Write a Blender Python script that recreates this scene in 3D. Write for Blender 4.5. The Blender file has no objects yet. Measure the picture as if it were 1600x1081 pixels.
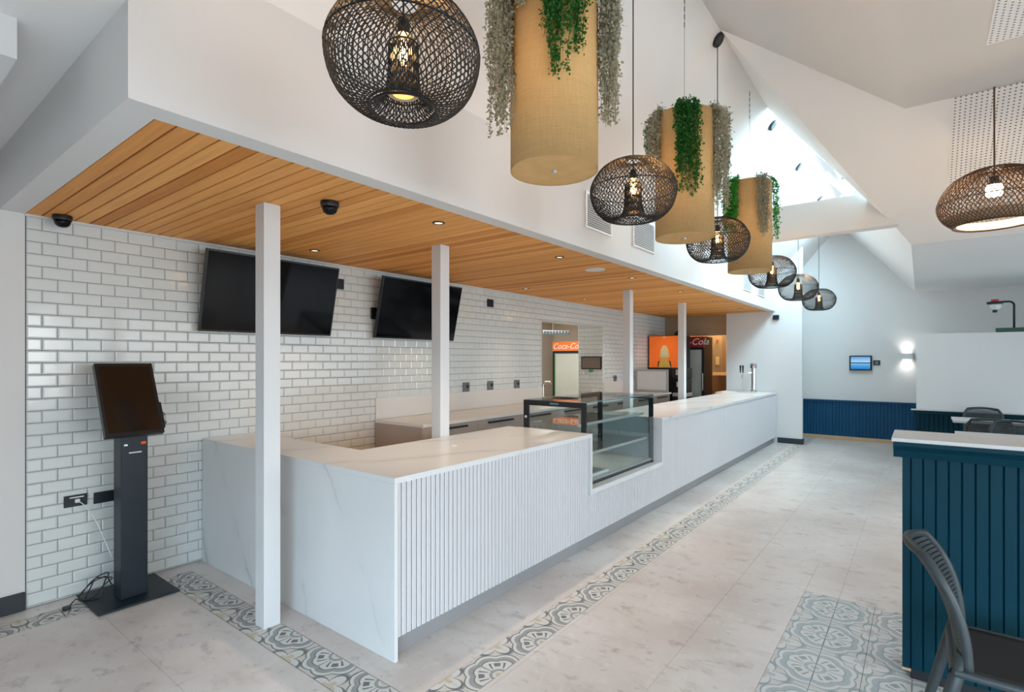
import bpy, bmesh, math, random
from mathutils import Vector, Matrix
random.seed(7)
S = bpy.context.scene
COL = S.collection
PI = math.pi
R = math.radians

# ------------------------------------------------------------------ camera
cam = bpy.data.cameras.new('camera')
cam.sensor_width = 36.0
cam.lens = 827.9 / 1600 * 36.0
cam.shift_y = 0.0132
cam.clip_start = 0.02
cam_o = bpy.data.objects.new('camera', cam)
cam_o.location = (0, 0, 1.56)
cam_o.rotation_euler = (R(90), 0, R(37.676 - 90))
COL.objects.link(cam_o)
S.camera = cam_o

# ------------------------------------------------------------------ view + world
S.view_settings.view_transform = 'Standard'
S.view_settings.look = 'None'
S.view_settings.gamma = 1.0
S.view_settings.use_curve_mapping = False
S.view_settings.exposure = 0.26
W = bpy.data.worlds.new('daylight_sky')
W.use_nodes = True
S.world = W
bg = W.node_tree.nodes['Background']
bg.inputs[0].default_value = (0.88, 0.95, 1.0, 1)
bg.inputs[1].default_value = 0.95
S.cycles.max_bounces = 6
S.cycles.diffuse_bounces = 4
S.cycles.glossy_bounces = 2
S.cycles.transparent_max_bounces = 10
S.cycles.caustics_reflective = False
S.cycles.caustics_refractive = False

def area(name, loc, direction, sx, sy, power, col, spread=180):
    l = bpy.data.lights.new(name, 'AREA')
    l.shape = 'RECTANGLE'
    l.size = sx
    l.size_y = sy
    l.energy = power
    l.color = col
    l.spread = R(spread)
    o = bpy.data.objects.new(name, l)
    o.location = loc
    o.rotation_euler = Vector(direction).to_track_quat('-Z', 'Y').to_euler()
    COL.objects.link(o)
    return o
# daylight entering by the glazed front (behind the camera), the side windows and the roof light, plus one added far-wall fill
area('daylight_front_glazing', (-2.45, -1.6, 1.2), (1, 0.45, -1.05), 4.7, 1.9, 215, (0.60, 0.81, 1.0), 105)
area('daylight_side_window_first', (1.35, -4.85, 1.55), (-0.1, 1, -0.45), 3.0, 1.9, 82, (0.96, 0.97, 1.0), 130)
area('daylight_side_window_second', (4.75, -4.85, 1.55), (-0.25, 1, -0.5), 3.2, 1.9, 36, (0.90, 0.95, 1.0), 130)
area('daylight_side_window_third', (8.6, -4.85, 1.55), (0.0, 1, -0.2), 4.0, 1.9, 50, (0.58, 0.81, 1.0), 140)
area('daylight_roof_light', (8.1, 0.62, 4.42), (-0.2, 0.95, -0.3), 3.6, 0.9, 215, (0.60, 0.84, 1.0))
area('far_wall_fill_light', (10.0, 0.95, 4.25), (0.85, 0.0, -0.5), 0.5, 0.5, 55, (0.60, 0.84, 1.0))  # added lamp above the roof glazing, brightens the upper far wall

# ------------------------------------------------------------------ material helpers
class NT:
    def __init__(self, name):
        self.m = bpy.data.materials.new(name)
        self.m.use_nodes = True
        self.t = self.m.node_tree
        self.b = self.t.nodes['Principled BSDF']
        self.out = self.t.nodes['Material Output']
    def n(self, typ, **k):
        x = self.t.nodes.new(typ)
        for a, v in k.items():
            setattr(x, a, v)
        return x
    def put(self, sock, v):
        if isinstance(v, bpy.types.NodeSocket):
            self.t.links.new(v, sock)
        else:
            sock.default_value = v
    def math(self, op, a, b=0.0, c=None):
        x = self.n('ShaderNodeMath', operation=op)
        self.put(x.inputs[0], a)
        self.put(x.inputs[1], b)
        if c is not None:
            self.put(x.inputs[2], c)
        return x.outputs[0]
    def mix(self, f, a, b):
        x = self.n('ShaderNodeMix', data_type='RGBA')
        self.put(x.inputs[0], f)
        self.put(x.inputs[6], a if isinstance(a, bpy.types.NodeSocket) else (*a, 1))
        self.put(x.inputs[7], b if isinstance(b, bpy.types.NodeSocket) else (*b, 1))
        return x.outputs[2]
    def pos(self):
        return self.n('ShaderNodeNewGeometry').outputs['Position']
    def mapped(self, vec, scale=(1, 1, 1), rot=(0, 0, 0), loc=(0, 0, 0)):
        x = self.n('ShaderNodeMapping')
        self.t.links.new(vec, x.inputs[0])
        x.inputs['Scale'].default_value = scale
        x.inputs['Rotation'].default_value = rot
        x.inputs['Location'].default_value = loc
        return x.outputs[0]
    def noise(self, vec, scale, detail=3, rough=0.5):
        x = self.n('ShaderNodeTexNoise')
        self.t.links.new(vec, x.inputs['Vector'])
        x.inputs['Scale'].default_value = scale
        x.inputs['Detail'].default_value = detail
        x.inputs['Roughness'].default_value = rough
        return x.outputs['Fac']
    def ramp(self, f, stops):
        x = self.n('ShaderNodeValToRGB')
        self.t.links.new(f, x.inputs[0])
        e = x.color_ramp.elements
        while len(e) < len(stops):
            e.new(0.5)
        for i, (p, c) in enumerate(stops):
            e[i].position = p
            e[i].color = (*c, 1) if len(c) == 3 else c
        return x.outputs[0]
    def bump(self, h, strength=0.2, dist=0.01):
        x = self.n('ShaderNodeBump')
        x.inputs['Strength'].default_value = strength
        x.inputs['Distance'].default_value = dist
        self.t.links.new(h, x.inputs['Height'])
        self.t.links.new(x.outputs[0], self.b.inputs['Normal'])
    def base(self, v):
        self.put(self.b.inputs['Base Color'], v if isinstance(v, bpy.types.NodeSocket) else (*v, 1))
    def set(self, **k):
        for a, v in k.items():
            self.put(self.b.inputs[a.replace('_', ' ')], v)

def simple(name, col, rough=0.5, metal=0.0, var=0.06, scale=8.0, bump=0.0, **k):
    t = NT(name)
    nz = t.noise(t.pos(), scale, 4)
    lo = tuple(max(0, c * (1 - var)) for c in col)
    hi = tuple(min(1, c * (1 + var)) for c in col)
    t.base(t.mix(nz, lo, hi))
    t.set(Roughness=rough, Metallic=metal, **k)
    if bump:
        t.bump(t.noise(t.pos(), scale * 12, 3), bump, 0.002)
    return t.m

M = {}
M['plaster'] = simple('white_plaster_toned_down', (0.76, 0.745, 0.73), 0.75, var=0.025, scale=1.2, bump=0.05)  # same white plaster as the ceilings, toned down to even the light
M['ceiling'] = simple('white_plaster_brightened', (0.87, 0.85, 0.83), 0.8, var=0.02, scale=1.2, bump=0.05)  # same white plaster as the walls, brightened to make up for dim light
M['plaster_cool'] = M['plaster']
M['paint'] = simple('white_satin_paint', (0.72, 0.72, 0.72), 0.4, var=0.02, scale=3)
M['grout'] = simple('dark_grey_grout', (0.17, 0.175, 0.185), 0.9, var=0.1, scale=60)
M['black'] = simple('black_plastic', (0.012, 0.013, 0.015), 0.4, var=0.1)
M['charcoal'] = simple('charcoal_powder_coat', (0.011, 0.019, 0.027), 0.42, var=0.08, Specular_IOR_Level=0.35)
M['skirting'] = simple('charcoal_skirting', (0.022, 0.03, 0.038), 0.45)
M['screen'] = simple('dark_screen_glass', (0.004, 0.004, 0.005), 0.08, var=0.05, Specular_IOR_Level=0.22)
M['chrome'] = simple('brushed_chrome', (0.62, 0.64, 0.66), 0.22, 1.0, var=0.05)
M['steel'] = simple('grey_steel', (0.52, 0.52, 0.52), 0.42, 0.25, var=0.05)
M['kick'] = simple('grey_metal_kick', (0.36, 0.355, 0.36), 0.4, 0.3, var=0.06)
M['batten'] = simple('white_grey_painted_batten', (0.63, 0.615, 0.62), 0.5, var=0.02)
M['batten_gap'] = simple('grey_backing_board', (0.54, 0.53, 0.535), 0.6, var=0.03)
M['white_plastic'] = simple('white_plastic', (0.8, 0.8, 0.8), 0.4, var=0.02)
M['rattan_black'] = simple('black_rattan', (0.014, 0.013, 0.012), 0.55, var=0.3, scale=60)
M['rattan_brown'] = simple('brown_rattan', (0.10, 0.052, 0.024), 0.55, var=0.35, scale=40)
M['lining'] = simple('cream_shade_lining', (0.62, 0.47, 0.30), 0.8, var=0.05)
M['cord_steel'] = simple('grey_wire', (0.25, 0.26, 0.27), 0.4, 0.6)
M['cabinet'] = simple('taupe_laminate', (0.44, 0.36, 0.315), 0.45, var=0.05, scale=5)
M['splash'] = simple('cream_stone_splash', (0.80, 0.765, 0.72), 0.28, var=0.03, scale=3)
M['plug_grey'] = simple('grey_outlet_plate', (0.17, 0.17, 0.18), 0.4)
M['tan_wall'] = simple('tan_painted_wall', (0.46, 0.34, 0.21), 0.7, var=0.05)
M['beige_wall'] = simple('beige_kitchen_wall', (0.66, 0.58, 0.49), 0.7, var=0.04)
M['door_brown'] = simple('brown_veneer_door', (0.26, 0.155, 0.08), 0.5, var=0.12, scale=3)
M['red_header'] = simple('dark_red_panel', (0.33, 0.018, 0.018), 0.35)
M['white_print'] = simple('white_print', (0.85, 0.83, 0.8), 0.5, var=0.01)
M['gold_print'] = simple('gold_print', (0.95, 0.62, 0.12), 0.5, var=0.15, scale=20)
M['cream_print'] = simple('cream_print', (0.95, 0.75, 0.40), 0.5, var=0.12, scale=40)
M['green'] = simple('green_plastic', (0.09, 0.38, 0.12), 0.5)
M['dark_green'] = simple('dark_green_box', (0.03, 0.09, 0.06), 0.5)
M['red'] = simple('red_plastic', (0.7, 0.05, 0.03), 0.4)
M['brass'] = simple('brass_strip', (0.62, 0.42, 0.25), 0.4, 0.3, var=0.12, scale=14)
M['chair'] = simple('charcoal_chair_plastic', (0.032, 0.042, 0.045), 0.5, var=0.12, scale=20, bump=0.05)
M['chair_seat'] = simple('dark_brown_chair_seat', (0.028, 0.024, 0.021), 0.55, var=0.1)
M['table'] = simple('pale_grey_table_top', (0.60, 0.585, 0.57), 0.4, var=0.05)
M['dark_wood'] = simple('dark_back_board', (0.015, 0.01, 0.007), 0.9)
M['soil'] = simple('dark_soil', (0.03, 0.022, 0.015), 0.95)
M['perf_sheet'] = None

# navy paint
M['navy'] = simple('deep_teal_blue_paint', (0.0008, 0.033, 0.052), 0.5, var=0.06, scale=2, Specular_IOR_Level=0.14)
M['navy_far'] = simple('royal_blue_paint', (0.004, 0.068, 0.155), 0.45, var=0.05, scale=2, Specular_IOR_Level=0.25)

# glazed tile
t = NT('white_glazed_tile')
oi = t.n('ShaderNodeObjectInfo')
nz = t.noise(t.pos(), 3.0, 2)
t.base(t.mix(nz, (0.705, 0.745, 0.73), (0.77, 0.80, 0.785)))
t.set(Roughness=0.12)
t.b.inputs['Specular IOR Level'].default_value = 0.55
t.bump(t.noise(t.pos(), 9.0, 2), 0.06, 0.02)
M['tile'] = t.m

# timber planks: grain along Y, each plank its own tone
t = NT('oiled_cedar_plank')
oi = t.n('ShaderNodeObjectInfo')
v = t.mapped(t.pos(), (38, 1.6, 38))
add = t.n('ShaderNodeVectorMath', operation='ADD')
t.t.links.new(v, add.inputs[0])
sc_ = t.n('ShaderNodeVectorMath', operation='SCALE')
cmb = t.n('ShaderNodeCombineXYZ')
t.t.links.new(oi.outputs['Random'], cmb.inputs[0])
t.t.links.new(oi.outputs['Random'], cmb.inputs[1])
t.t.links.new(cmb.outputs[0], sc_.inputs[0])
sc_.inputs['Scale'].default_value = 90
t.t.links.new(sc_.outputs[0], add.inputs[1])
g1 = t.noise(add.outputs[0], 1.0, 6, 0.65)
tone = t.ramp(oi.outputs['Random'], [(0.0, (0.66, 0.25, 0.055)), (0.3, (0.88, 0.40, 0.115)), (0.7, (0.97, 0.49, 0.15)), (1.0, (0.78, 0.33, 0.085))])
grain = t.ramp(g1, [(0.3, (0.84, 0.82, 0.80)), (0.65, (1.05, 1.04, 1.03))])
mul = t.n('ShaderNodeMix', data_type='RGBA', blend_type='MULTIPLY')
mul.inputs[0].default_value = 1
t.t.links.new(tone, mul.inputs[6])
t.t.links.new(grain, mul.inputs[7])
t.base(mul.outputs[2])
t.set(Roughness=0.6)
t.b.inputs['Specular IOR Level'].default_value = 0.25
t.bump(g1, 0.12, 0.003)
M['wood'] = t.m

# engineered marble: white with a few long diagonal grey veins
t = NT('white_marble_stone')
p = t.pos()
d1 = t.noise(p, 1.1, 5, 0.55)
sep = t.n('ShaderNodeSeparateXYZ')
t.t.links.new(p, sep.inputs[0])
ax = t.math('MULTIPLY_ADD', sep.outputs[1], 1.0, t.math('MULTIPLY', sep.outputs[2], -0.62))
ax = t.math('ADD', ax, t.math('MULTIPLY', sep.outputs[0], 0.55))
ax = t.math('ADD', ax, t.math('MULTIPLY', d1, 0.55))
fr = t.math('PINGPONG', t.math('ADD', ax, 0.16), 0.36)
vein = t.math('SUBTRACT', 1.0, t.math('DIVIDE', fr, 0.020))
vein = t.math('MAXIMUM', vein, 0.0)
soft = t.math('MAXIMUM', t.math('SUBTRACT', 1.0, t.math('DIVIDE', fr, 0.11)), 0.0)
gate = t.ramp(t.noise(p, 1.7, 3), [(0.42, (0, 0, 0)), (0.62, (1, 1, 1))])
vv = t.math('MULTIPLY', t.math('ADD', t.math('MULTIPLY', vein, 0.55), t.math('MULTIPLY', soft, 0.22)), gate)
t.base(t.mix(vv, (0.73, 0.725, 0.72), (0.40, 0.41, 0.43)))
t.set(Roughness=0.26)
M['stone'] = t.m

# stone floor tile: pale beige agglomerate with flecks
t = NT('pale_agglomerate_floor_stone')
p = t.pos()
big = t.noise(p, 1.3, 4)
flv = t.mapped(p, (7.0, 3.2, 1), (0, 0, 0.5))
fl = t.ramp(t.noise(flv, 1.6, 4, 0.6), [(0.54, (0, 0, 0)), (0.66, (1, 1, 1))])
warp = t.noise(p, 6.0, 3)
blot = t.ramp(t.noise(t.mapped(p, (1.0, 0.7, 1), (0, 0, 0.6)), 7.5, 7, 0.68), [(0.57, (0, 0, 0)), (0.66, (1, 1, 1))])
speck = t.ramp(t.noise(t.mapped(p, (1.0, 0.6, 1), (0, 0, 0.2)), 24.0, 5, 0.6), [(0.63, (0, 0, 0)), (0.70, (1, 1, 1))])
c0 = t.mix(t.ramp(big, [(0.35, (0, 0, 0)), (0.65, (1, 1, 1))]), (0.61, 0.535, 0.49), (0.75, 0.695, 0.655))
c1 = t.mix(t.math('MULTIPLY', fl, 0.35), c0, (0.50, 0.43, 0.385))
c2 = t.mix(t.math('MULTIPLY', blot, 0.6), c1, (0.40, 0.345, 0.31))
c2 = t.mix(t.math('MULTIPLY', speck, 0.5), c2, (0.36, 0.32, 0.29))
lt = t.ramp(t.noise(t.mapped(p, (5, 9, 1), (0, 0, -0.4)), 2.2, 4), [(0.58, (0, 0, 0)), (0.72, (1, 1, 1))])
t.base(t.mix(t.math('MULTIPLY', lt, 0.3), c2, (0.84, 0.79, 0.74)))
t.set(Roughness=0.3)
M['floor'] = t.m
M['floor_grout'] = simple('beige_floor_grout', (0.50, 0.45, 0.41), 0.8)
M['dark_joint'] = simple('dark_tile_joint', (0.10, 0.11, 0.12), 0.9)

def pattern_tile(name, ox, oy, cs, pal=None):
    """encaustic print: grey medallion on one corner, ochre rosette on the opposite one"""
    t = NT(name)
    sep = t.n('ShaderNodeSeparateXYZ')
    t.t.links.new(t.pos(), sep.inputs[0])
    px = t.math('DIVIDE', t.math('SUBTRACT', sep.outputs[0], ox), cs)
    py = t.math('DIVIDE', t.math('SUBTRACT', sep.outputs[1], oy), cs)
    a = t.math('PINGPONG', px, 1.0)
    b = t.math('PINGPONG', py, 1.0)
    def polar(u, v):
        r = t.math('SQRT', t.math('ADD', t.math('MULTIPLY', u, u), t.math('MULTIPLY', v, v)))
        return r, t.math('ARCTAN2', v, u)
    def band(x, lo, hi):
        return t.math('MULTIPLY', t.math('GREATER_THAN', x, lo), t.math('LESS_THAN', x, hi))
    r, ph = polar(a, b)
    c4 = t.math('COSINE', t.math('MULTIPLY', ph, 4.0))
    q = t.math('DIVIDE', r, t.math('MULTIPLY_ADD', t.math('ABSOLUTE', t.math('SINE', t.math('MULTIPLY', ph, 4.0))), 0.10, 0.80))
    cream = (0.64, 0.59, 0.53)
    grey = (0.27, 0.28, 0.285)
    dark = (0.075, 0.085, 0.09)
    gold = (0.60, 0.50, 0.36)
    white = (0.70, 0.675, 0.63)
    if pal: cream, grey, dark, gold, white = pal
    a2 = t.math('SUBTRACT', 1.0, a)
    b2 = t.math('SUBTRACT', 1.0, b)
    s, ps = polar(a2, b2)
    pet = t.math('MULTIPLY_ADD', t.math('ABSOLUTE', t.math('COSINE', t.math('MULTIPLY', ps, 2.0))), 0.34, 0.20)
    e = t.math('DIVIDE', s, pet)
    col = t.mix(t.math('LESS_THAN', e, 1.0), cream, white)
    col = t.mix(t.math('LESS_THAN', e, 0.48), col, gold)
    col = t.mix(band(e, 0.98, 1.16), col, dark)
    col = t.mix(band(s, 0.60, 0.66), col, grey)
    # medallion
    col = t.mix(t.math('LESS_THAN', q, 1.08), col, white)
    col = t.mix(band(q, 1.04, 1.085), col, dark)
    col = t.mix(t.math('LESS_THAN', q, 0.93), col, grey)
    col = t.mix(t.math('LESS_THAN', q, 0.76), col, white)
    col = t.mix(band(q, 0.74, 0.78), col, dark)
    leaf = t.math('LESS_THAN', t.math('ABSOLUTE', t.math('SUBTRACT', t.math('ABSOLUTE', t.math('SINE', t.math('MULTIPLY', ph, 2.0))), t.math('MULTIPLY_ADD', r, 0.55, 0.42))), 0.085)
    leaf = t.math('MULTIPLY', leaf, band(r, 0.30, 0.56))
    col = t.mix(leaf, col, dark)
    spoke = t.math('MULTIPLY', t.math('LESS_THAN', t.math('ABSOLUTE', t.math('SINE', t.math('MULTIPLY', ph, 2.0))), 0.10), band(r, 0.26, 0.64))
    col = t.mix(spoke, col, grey)
    blob = t.math('MULTIPLY', t.math('GREATER_THAN', t.math('ABSOLUTE', t.math('SINE', t.math('MULTIPLY', ph, 2.0))), 0.93), band(r, 0.38, 0.54))
    col = t.mix(blob, col, dark)
    col = t.mix(band(r, 0.17, 0.26), col, grey)
    col = t.mix(t.math('LESS_THAN', r, 0.10), col, gold)
    wear = t.noise(t.pos(), 22, 4)
    col = t.mix(t.math('MULTIPLY', wear, 0.35), col, (0.56, 0.53, 0.49))
    t.base(col)
    t.set(Roughness=0.42)
    return t.m
M['pat_x'] = pattern_tile('encaustic_print_counter_strip', 2.036, 1.653, 0.19)
M['pat_y'] = pattern_tile('encaustic_print_end_strip', 1.65, 2.43, 0.19)
M['pat_w'] = pattern_tile('encaustic_print_wall_strip', 1.27, 4.09, 0.19)
M['pat_r'] = pattern_tile('encaustic_print_panel_glare', 3.84, 0.425, 0.195, ((0.60, 0.59, 0.57), (0.36, 0.43, 0.455), (0.25, 0.30, 0.32), (0.52, 0.50, 0.48), (0.68, 0.68, 0.67)))  # pale teal, low-contrast palette paints the glare into the print

# perforated acoustic plasterboard
def perforated(name, ux, uy, pitch, rad):
    t = NT(name)
    tc = t.n('ShaderNodeTexCoord')
    sep = t.n('ShaderNodeSeparateXYZ')
    t.t.links.new(tc.outputs['Object'], sep.inputs[0])
    a = t.math('SUBTRACT', t.math('FRACT', t.math('DIVIDE', sep.outputs[ux], pitch)), 0.5)
    b = t.math('SUBTRACT', t.math('FRACT', t.math('DIVIDE', sep.outputs[uy], pitch)), 0.5)
    r = t.math('SQRT', t.math('ADD', t.math('MULTIPLY', a, a), t.math('MULTIPLY', b, b)))
    t.base(t.mix(t.math('LESS_THAN', r, rad), (0.87, 0.85, 0.83), (0.18, 0.165, 0.15)))
    t.set(Roughness=0.8)
    return t.m
M['perf'] = perforated('perforated_acoustic_board', 0, 1, 0.032, 0.2)

# hessian drum fabric
t = NT('woven_hessian_fabric')
tc = t.n('ShaderNodeTexCoord')
w1 = t.noise(t.mapped(tc.outputs['Object'], (260, 260, 14)), 1.0, 2)
w2 = t.noise(t.mapped(tc.outputs['Object'], (14, 14, 300)), 1.0, 2)
w = t.math('MULTIPLY', t.math('ADD', w1, w2), 0.5)
t.base(t.mix(w, (0.52, 0.295, 0.10), (0.92, 0.58, 0.25)))
t.set(Roughness=0.9)
t.bump(w, 0.25, 0.004)
M['hessian'] = t.m

def leaf_mat(name, c0, c1, trans=0.25):
    t = NT(name)
    nz = t.noise(t.pos(), 40, 2)
    t.base(t.mix(nz, c0, c1))
    t.set(Roughness=0.55)
    tr = t.n('ShaderNodeBsdfTranslucent')
    tr.inputs[0].default_value = (*c1, 1)
    mx = t.n('ShaderNodeMixShader')
    mx.inputs[0].default_value = trans
    t.t.links.new(t.b.outputs[0], mx.inputs[1])
    t.t.links.new(tr.outputs[0], mx.inputs[2])
    t.t.links.new(mx.outputs[0], t.out.inputs[0])
    return t.m
M['leaf_green'] = leaf_mat('green_ivy_leaf', (0.007, 0.075, 0.008), (0.028, 0.21, 0.022))
M['leaf_bright'] = leaf_mat('bright_green_leaf', (0.012, 0.17, 0.012), (0.05, 0.42, 0.04))
M['leaf_silver'] = leaf_mat('silver_grey_leaf', (0.22, 0.23, 0.14), (0.60, 0.57, 0.44))

def glass(name, tint=(0.92, 0.97, 0.97), refl=1.0):
    t = NT(name)
    t.t.nodes.remove(t.b)
    lw = t.n('ShaderNodeLayerWeight')
    lw.inputs['Blend'].default_value = 0.5
    fac = t.math('MULTIPLY_ADD', t.math('POWER', lw.outputs['Facing'], 4.0), 0.7, 0.045)
    tr = t.n('ShaderNodeBsdfTransparent')
    tr.inputs[0].default_value = (*tint, 1)
    gl = t.n('ShaderNodeBsdfGlossy')
    gl.inputs['Roughness'].default_value = 0.02
    mx = t.n('ShaderNodeMixShader')
    t.t.links.new(t.math('MULTIPLY', fac, refl), mx.inputs[0])
    t.t.links.new(tr.outputs[0], mx.inputs[1])
    t.t.links.new(gl.outputs[0], mx.inputs[2])
    t.t.links.new(mx.outputs[0], t.out.inputs[0])
    return t.m
M['glass'] = glass('clear_glass')
M['glass_case'] = glass('pale_green_case_glass', (0.93, 0.975, 0.975))
M['glass_edge'] = simple('green_glass_edge', (0.10, 0.25, 0.27), 0.12, var=0.1)

def emit(name, col, strength):
    t = NT(name)
    t.t.nodes.remove(t.b)
    e = t.n('ShaderNodeEmission')
    e.inputs[0].default_value = (*col, 1)
    e.inputs[1].default_value = strength
    t.t.links.new(e.outputs[0], t.out.inputs[0])
    return t.m
M['bulb'] = emit('warm_bulb_glow', (1.0, 0.62, 0.28), 9.0)
M['filament'] = emit('bulb_filament', (1.0, 0.70, 0.38), 40.0)
M['bulb_white'] = emit('white_bulb_glow', (1.0, 0.86, 0.66), 14.0)
M['downlight'] = emit('downlight_lens', (1.0, 0.86, 0.66), 1.1)
M['sconce_glow'] = emit('sconce_lens', (1.0, 0.95, 0.88), 5.0)
M['amber_bulb'] = glass('amber_bulb_glass', (0.95, 0.74, 0.45))

# ------------------------------------------------------------------ mesh helpers
def tag(o, label=None, cat=None, group=None, kind=None):
    if label: o['label'] = label
    if cat: o['category'] = cat
    if group: o['group'] = group
    if kind: o['kind'] = kind
    return o

def root_loc(p):
    v = Vector((0, 0, 0))
    while p is not None:
        v += p.location
        p = p.parent
    return v

def empty(name, loc, label=None, cat=None, group=None, rz=0):
    o = bpy.data.objects.new(name, None)
    o.location = loc
    o.rotation_euler = (0, 0, rz)
    o.empty_display_size = 0.1
    COL.objects.link(o)
    return tag(o, label, cat, group)

class MB:
    def __init__(self):
        self.v, self.f = [], []
    def add(self, vs, fs):
        n = len(self.v)
        self.v += [tuple(x) for x in vs]
        self.f += [tuple(i + n for i in f) for f in fs]
        return self
    def box(self, x0, x1, y0, y1, z0, z1):
        return self.add([(x0, y0, z0), (x1, y0, z0), (x1, y1, z0), (x0, y1, z0), (x0, y0, z1), (x1, y0, z1), (x1, y1, z1), (x0, y1, z1)],
                        [(0, 3, 2, 1), (4, 5, 6, 7), (0, 1, 5, 4), (1, 2, 6, 5), (2, 3, 7, 6), (3, 0, 4, 7)])
    def cbox(self, x0, x1, y0, y1, z0, z1, b=0.004):
        """box with chamfered edges"""
        bm = bmesh.new()
        bmesh.ops.create_cube(bm, size=1)
        for v in bm.verts:
            v.co = Vector(((x0 + x1) / 2 + v.co.x * (x1 - x0), (y0 + y1) / 2 + v.co.y * (y1 - y0), (z0 + z1) / 2 + v.co.z * (z1 - z0)))
        bmesh.ops.bevel(bm, geom=list(bm.edges), offset=b, segments=2, affect='EDGES', profile=0.5)
        return self.frombm(bm)
    def frombm(self, bm, mat=None):
        bm.verts.index_update()
        vs = [(mat @ v.co) if mat else v.co.copy() for v in bm.verts]
        fs = [[v.index for v in f.verts] for f in bm.faces]
        bm.free()
        return self.add(vs, fs)
    def obox(self, c, ux, uy, uz, sx, sy, sz):
        """oriented box: centre, axes, half sizes"""
        c, ux, uy, uz = map(Vector, (c, ux, uy, uz))
        vs = []
        for k in (-1, 1):
            for (i, j) in ((-1, -1), (1, -1), (1, 1), (-1, 1)):
                vs.append(c + ux * i * sx + uy * j * sy + uz * k * sz)
        return self.add(vs, [(0, 3, 2, 1), (4, 5, 6, 7), (0, 1, 5, 4), (1, 2, 6, 5), (2, 3, 7, 6), (3, 0, 4, 7)])
    def tube(self, path, r, n=6, caps=True):
        path = [Vector(p) for p in path]
        rs = r if isinstance(r, (list, tuple)) else [r] * len(path)
        rings = []
        prev = None
        for i, p in enumerate(path):
            d = (path[min(i + 1, len(path) - 1)] - path[max(i - 1, 0)])
            if d.length < 1e-9: d = Vector((0, 0, 1))
            d.normalize()
            if prev is None:
                a = d.orthogonal().normalized()
            else:
                a = (prev - d * prev.dot(d))
                a = a.normalized() if a.length > 1e-6 else d.orthogonal().normalized()
            prev = a
            b = d.cross(a)
            rings.append([p + (a * math.cos(2 * PI * k / n) + b * math.sin(2 * PI * k / n)) * rs[i] for k in range(n)])
        vs = [v for rg in rings for v in rg]
        fs = []
        for i in range(len(path) - 1):
            for k in range(n):
                fs.append((i * n + k, i * n + (k + 1) % n, (i + 1) * n + (k + 1) % n, (i + 1) * n + k))
        if caps:
            fs.append(tuple(reversed(range(n))))
            fs.append(tuple((len(path) - 1) * n + k for k in range(n)))
        return self.add(vs, fs)
    def lathe(self, prof, c=(0, 0, 0), n=24, close=False):
        """prof: list of (r, z)"""
        vs, fs = [], []
        for (r, z) in prof:
            for k in range(n):
                a = 2 * PI * k / n
                vs.append((c[0] + r * math.cos(a), c[1] + r * math.sin(a), c[2] + z))
        m = len(prof)
        for i in range(m - 1 if not close else m):
            j = (i + 1) % m
            for k in range(n):
                fs.append((i * n + k, i * n + (k + 1) % n, j * n + (k + 1) % n, j * n + k))
        if not close:
            if prof[0][0] > 1e-5: fs.append(tuple(reversed(range(n))))
            if prof[-1][0] > 1e-5: fs.append(tuple((m - 1) * n + k for k in range(n)))
        return self.add(vs, fs)
    def prism(self, pts, off):
        """polygon extruded by the vector off"""
        n = len(pts)
        pts = [Vector(p) for p in pts]
        off = Vector(off)
        vs = pts + [p + off for p in pts]
        fs = [tuple(range(n)), tuple(reversed(range(n, 2 * n)))]
        for i in range(n):
            j = (i + 1) % n
            fs.append((i, i + n, j + n, j))
        return self.add(vs, fs)
    def mesh(self, name, mat=None, smooth=False, fix=True):
        me = bpy.data.meshes.new(name)
        me.from_pydata(self.v, [], self.f)
        if fix:
            bm = bmesh.new()
            bm.from_mesh(me)
            bmesh.ops.recalc_face_normals(bm, faces=bm.faces)
            bm.to_mesh(me)
            bm.free()
        if mat: me.materials.append(M[mat] if isinstance(mat, str) else mat)
        if smooth:
            for p in me.polygons: p.use_smooth = True
        me.update()
        return me
    def build(self, name, mat, parent=None, smooth=False, fix=True, world=True, origin=None):
        """world=True: the coordinates collected are world ones; they become local to the parent's place"""
        o0 = root_loc(parent) if (parent is not None and world) else Vector((0, 0, 0))
        if parent is None and origin is not None:
            o0 = Vector(origin)
        if o0.length > 0:
            self.v = [tuple(Vector(v) - o0) for v in self.v]
        o = bpy.data.objects.new(name, self.mesh(name, mat, smooth, fix))
        if parent is not None: o.parent = parent
        elif origin is not None: o.location = o0
        COL.objects.link(o)
        return o

def inst(me, name, loc, parent=None, rot=(0, 0, 0)):
    o = bpy.data.objects.new(name, me)
    o.location = Vector(loc) - (root_loc(parent) if parent is not None else Vector((0, 0, 0)))
    o.rotation_euler = rot
    if parent is not None: o.parent = parent
    COL.objects.link(o)
    return o

def copy_tree(o, parent=None):
    c = o.copy()
    COL.objects.link(c)
    if parent is not None: c.parent = parent
    for ch in list(o.children):
        copy_tree(ch, c)
    return c

def struct(name, mb, mat, label=None):
    return tag(mb.build(name, mat), label, kind='structure')

def text_part(name, body, size, mat, parent, mtx, shear=0.0, depth=0.002):
    cu = bpy.data.curves.new(name, 'FONT')
    cu.body = body
    cu.size = size
    cu.extrude = depth
    cu.shear = shear
    cu.align_x = 'CENTER'
    cu.align_y = 'CENTER'
    cu.materials.append(M[mat])
    tmp = bpy.data.objects.new(name, cu)
    COL.objects.link(tmp)
    bpy.context.view_layer.update()
    me = bpy.data.meshes.new_from_object(tmp)
    bpy.data.objects.remove(tmp)
    if not me.materials: me.materials.append(M[mat])
    o = bpy.data.objects.new(name, me)
    o.location = mtx.to_translation() - root_loc(parent)
    o.rotation_euler = mtx.to_euler()
    o.parent = parent
    COL.objects.link(o)
    return o

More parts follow.
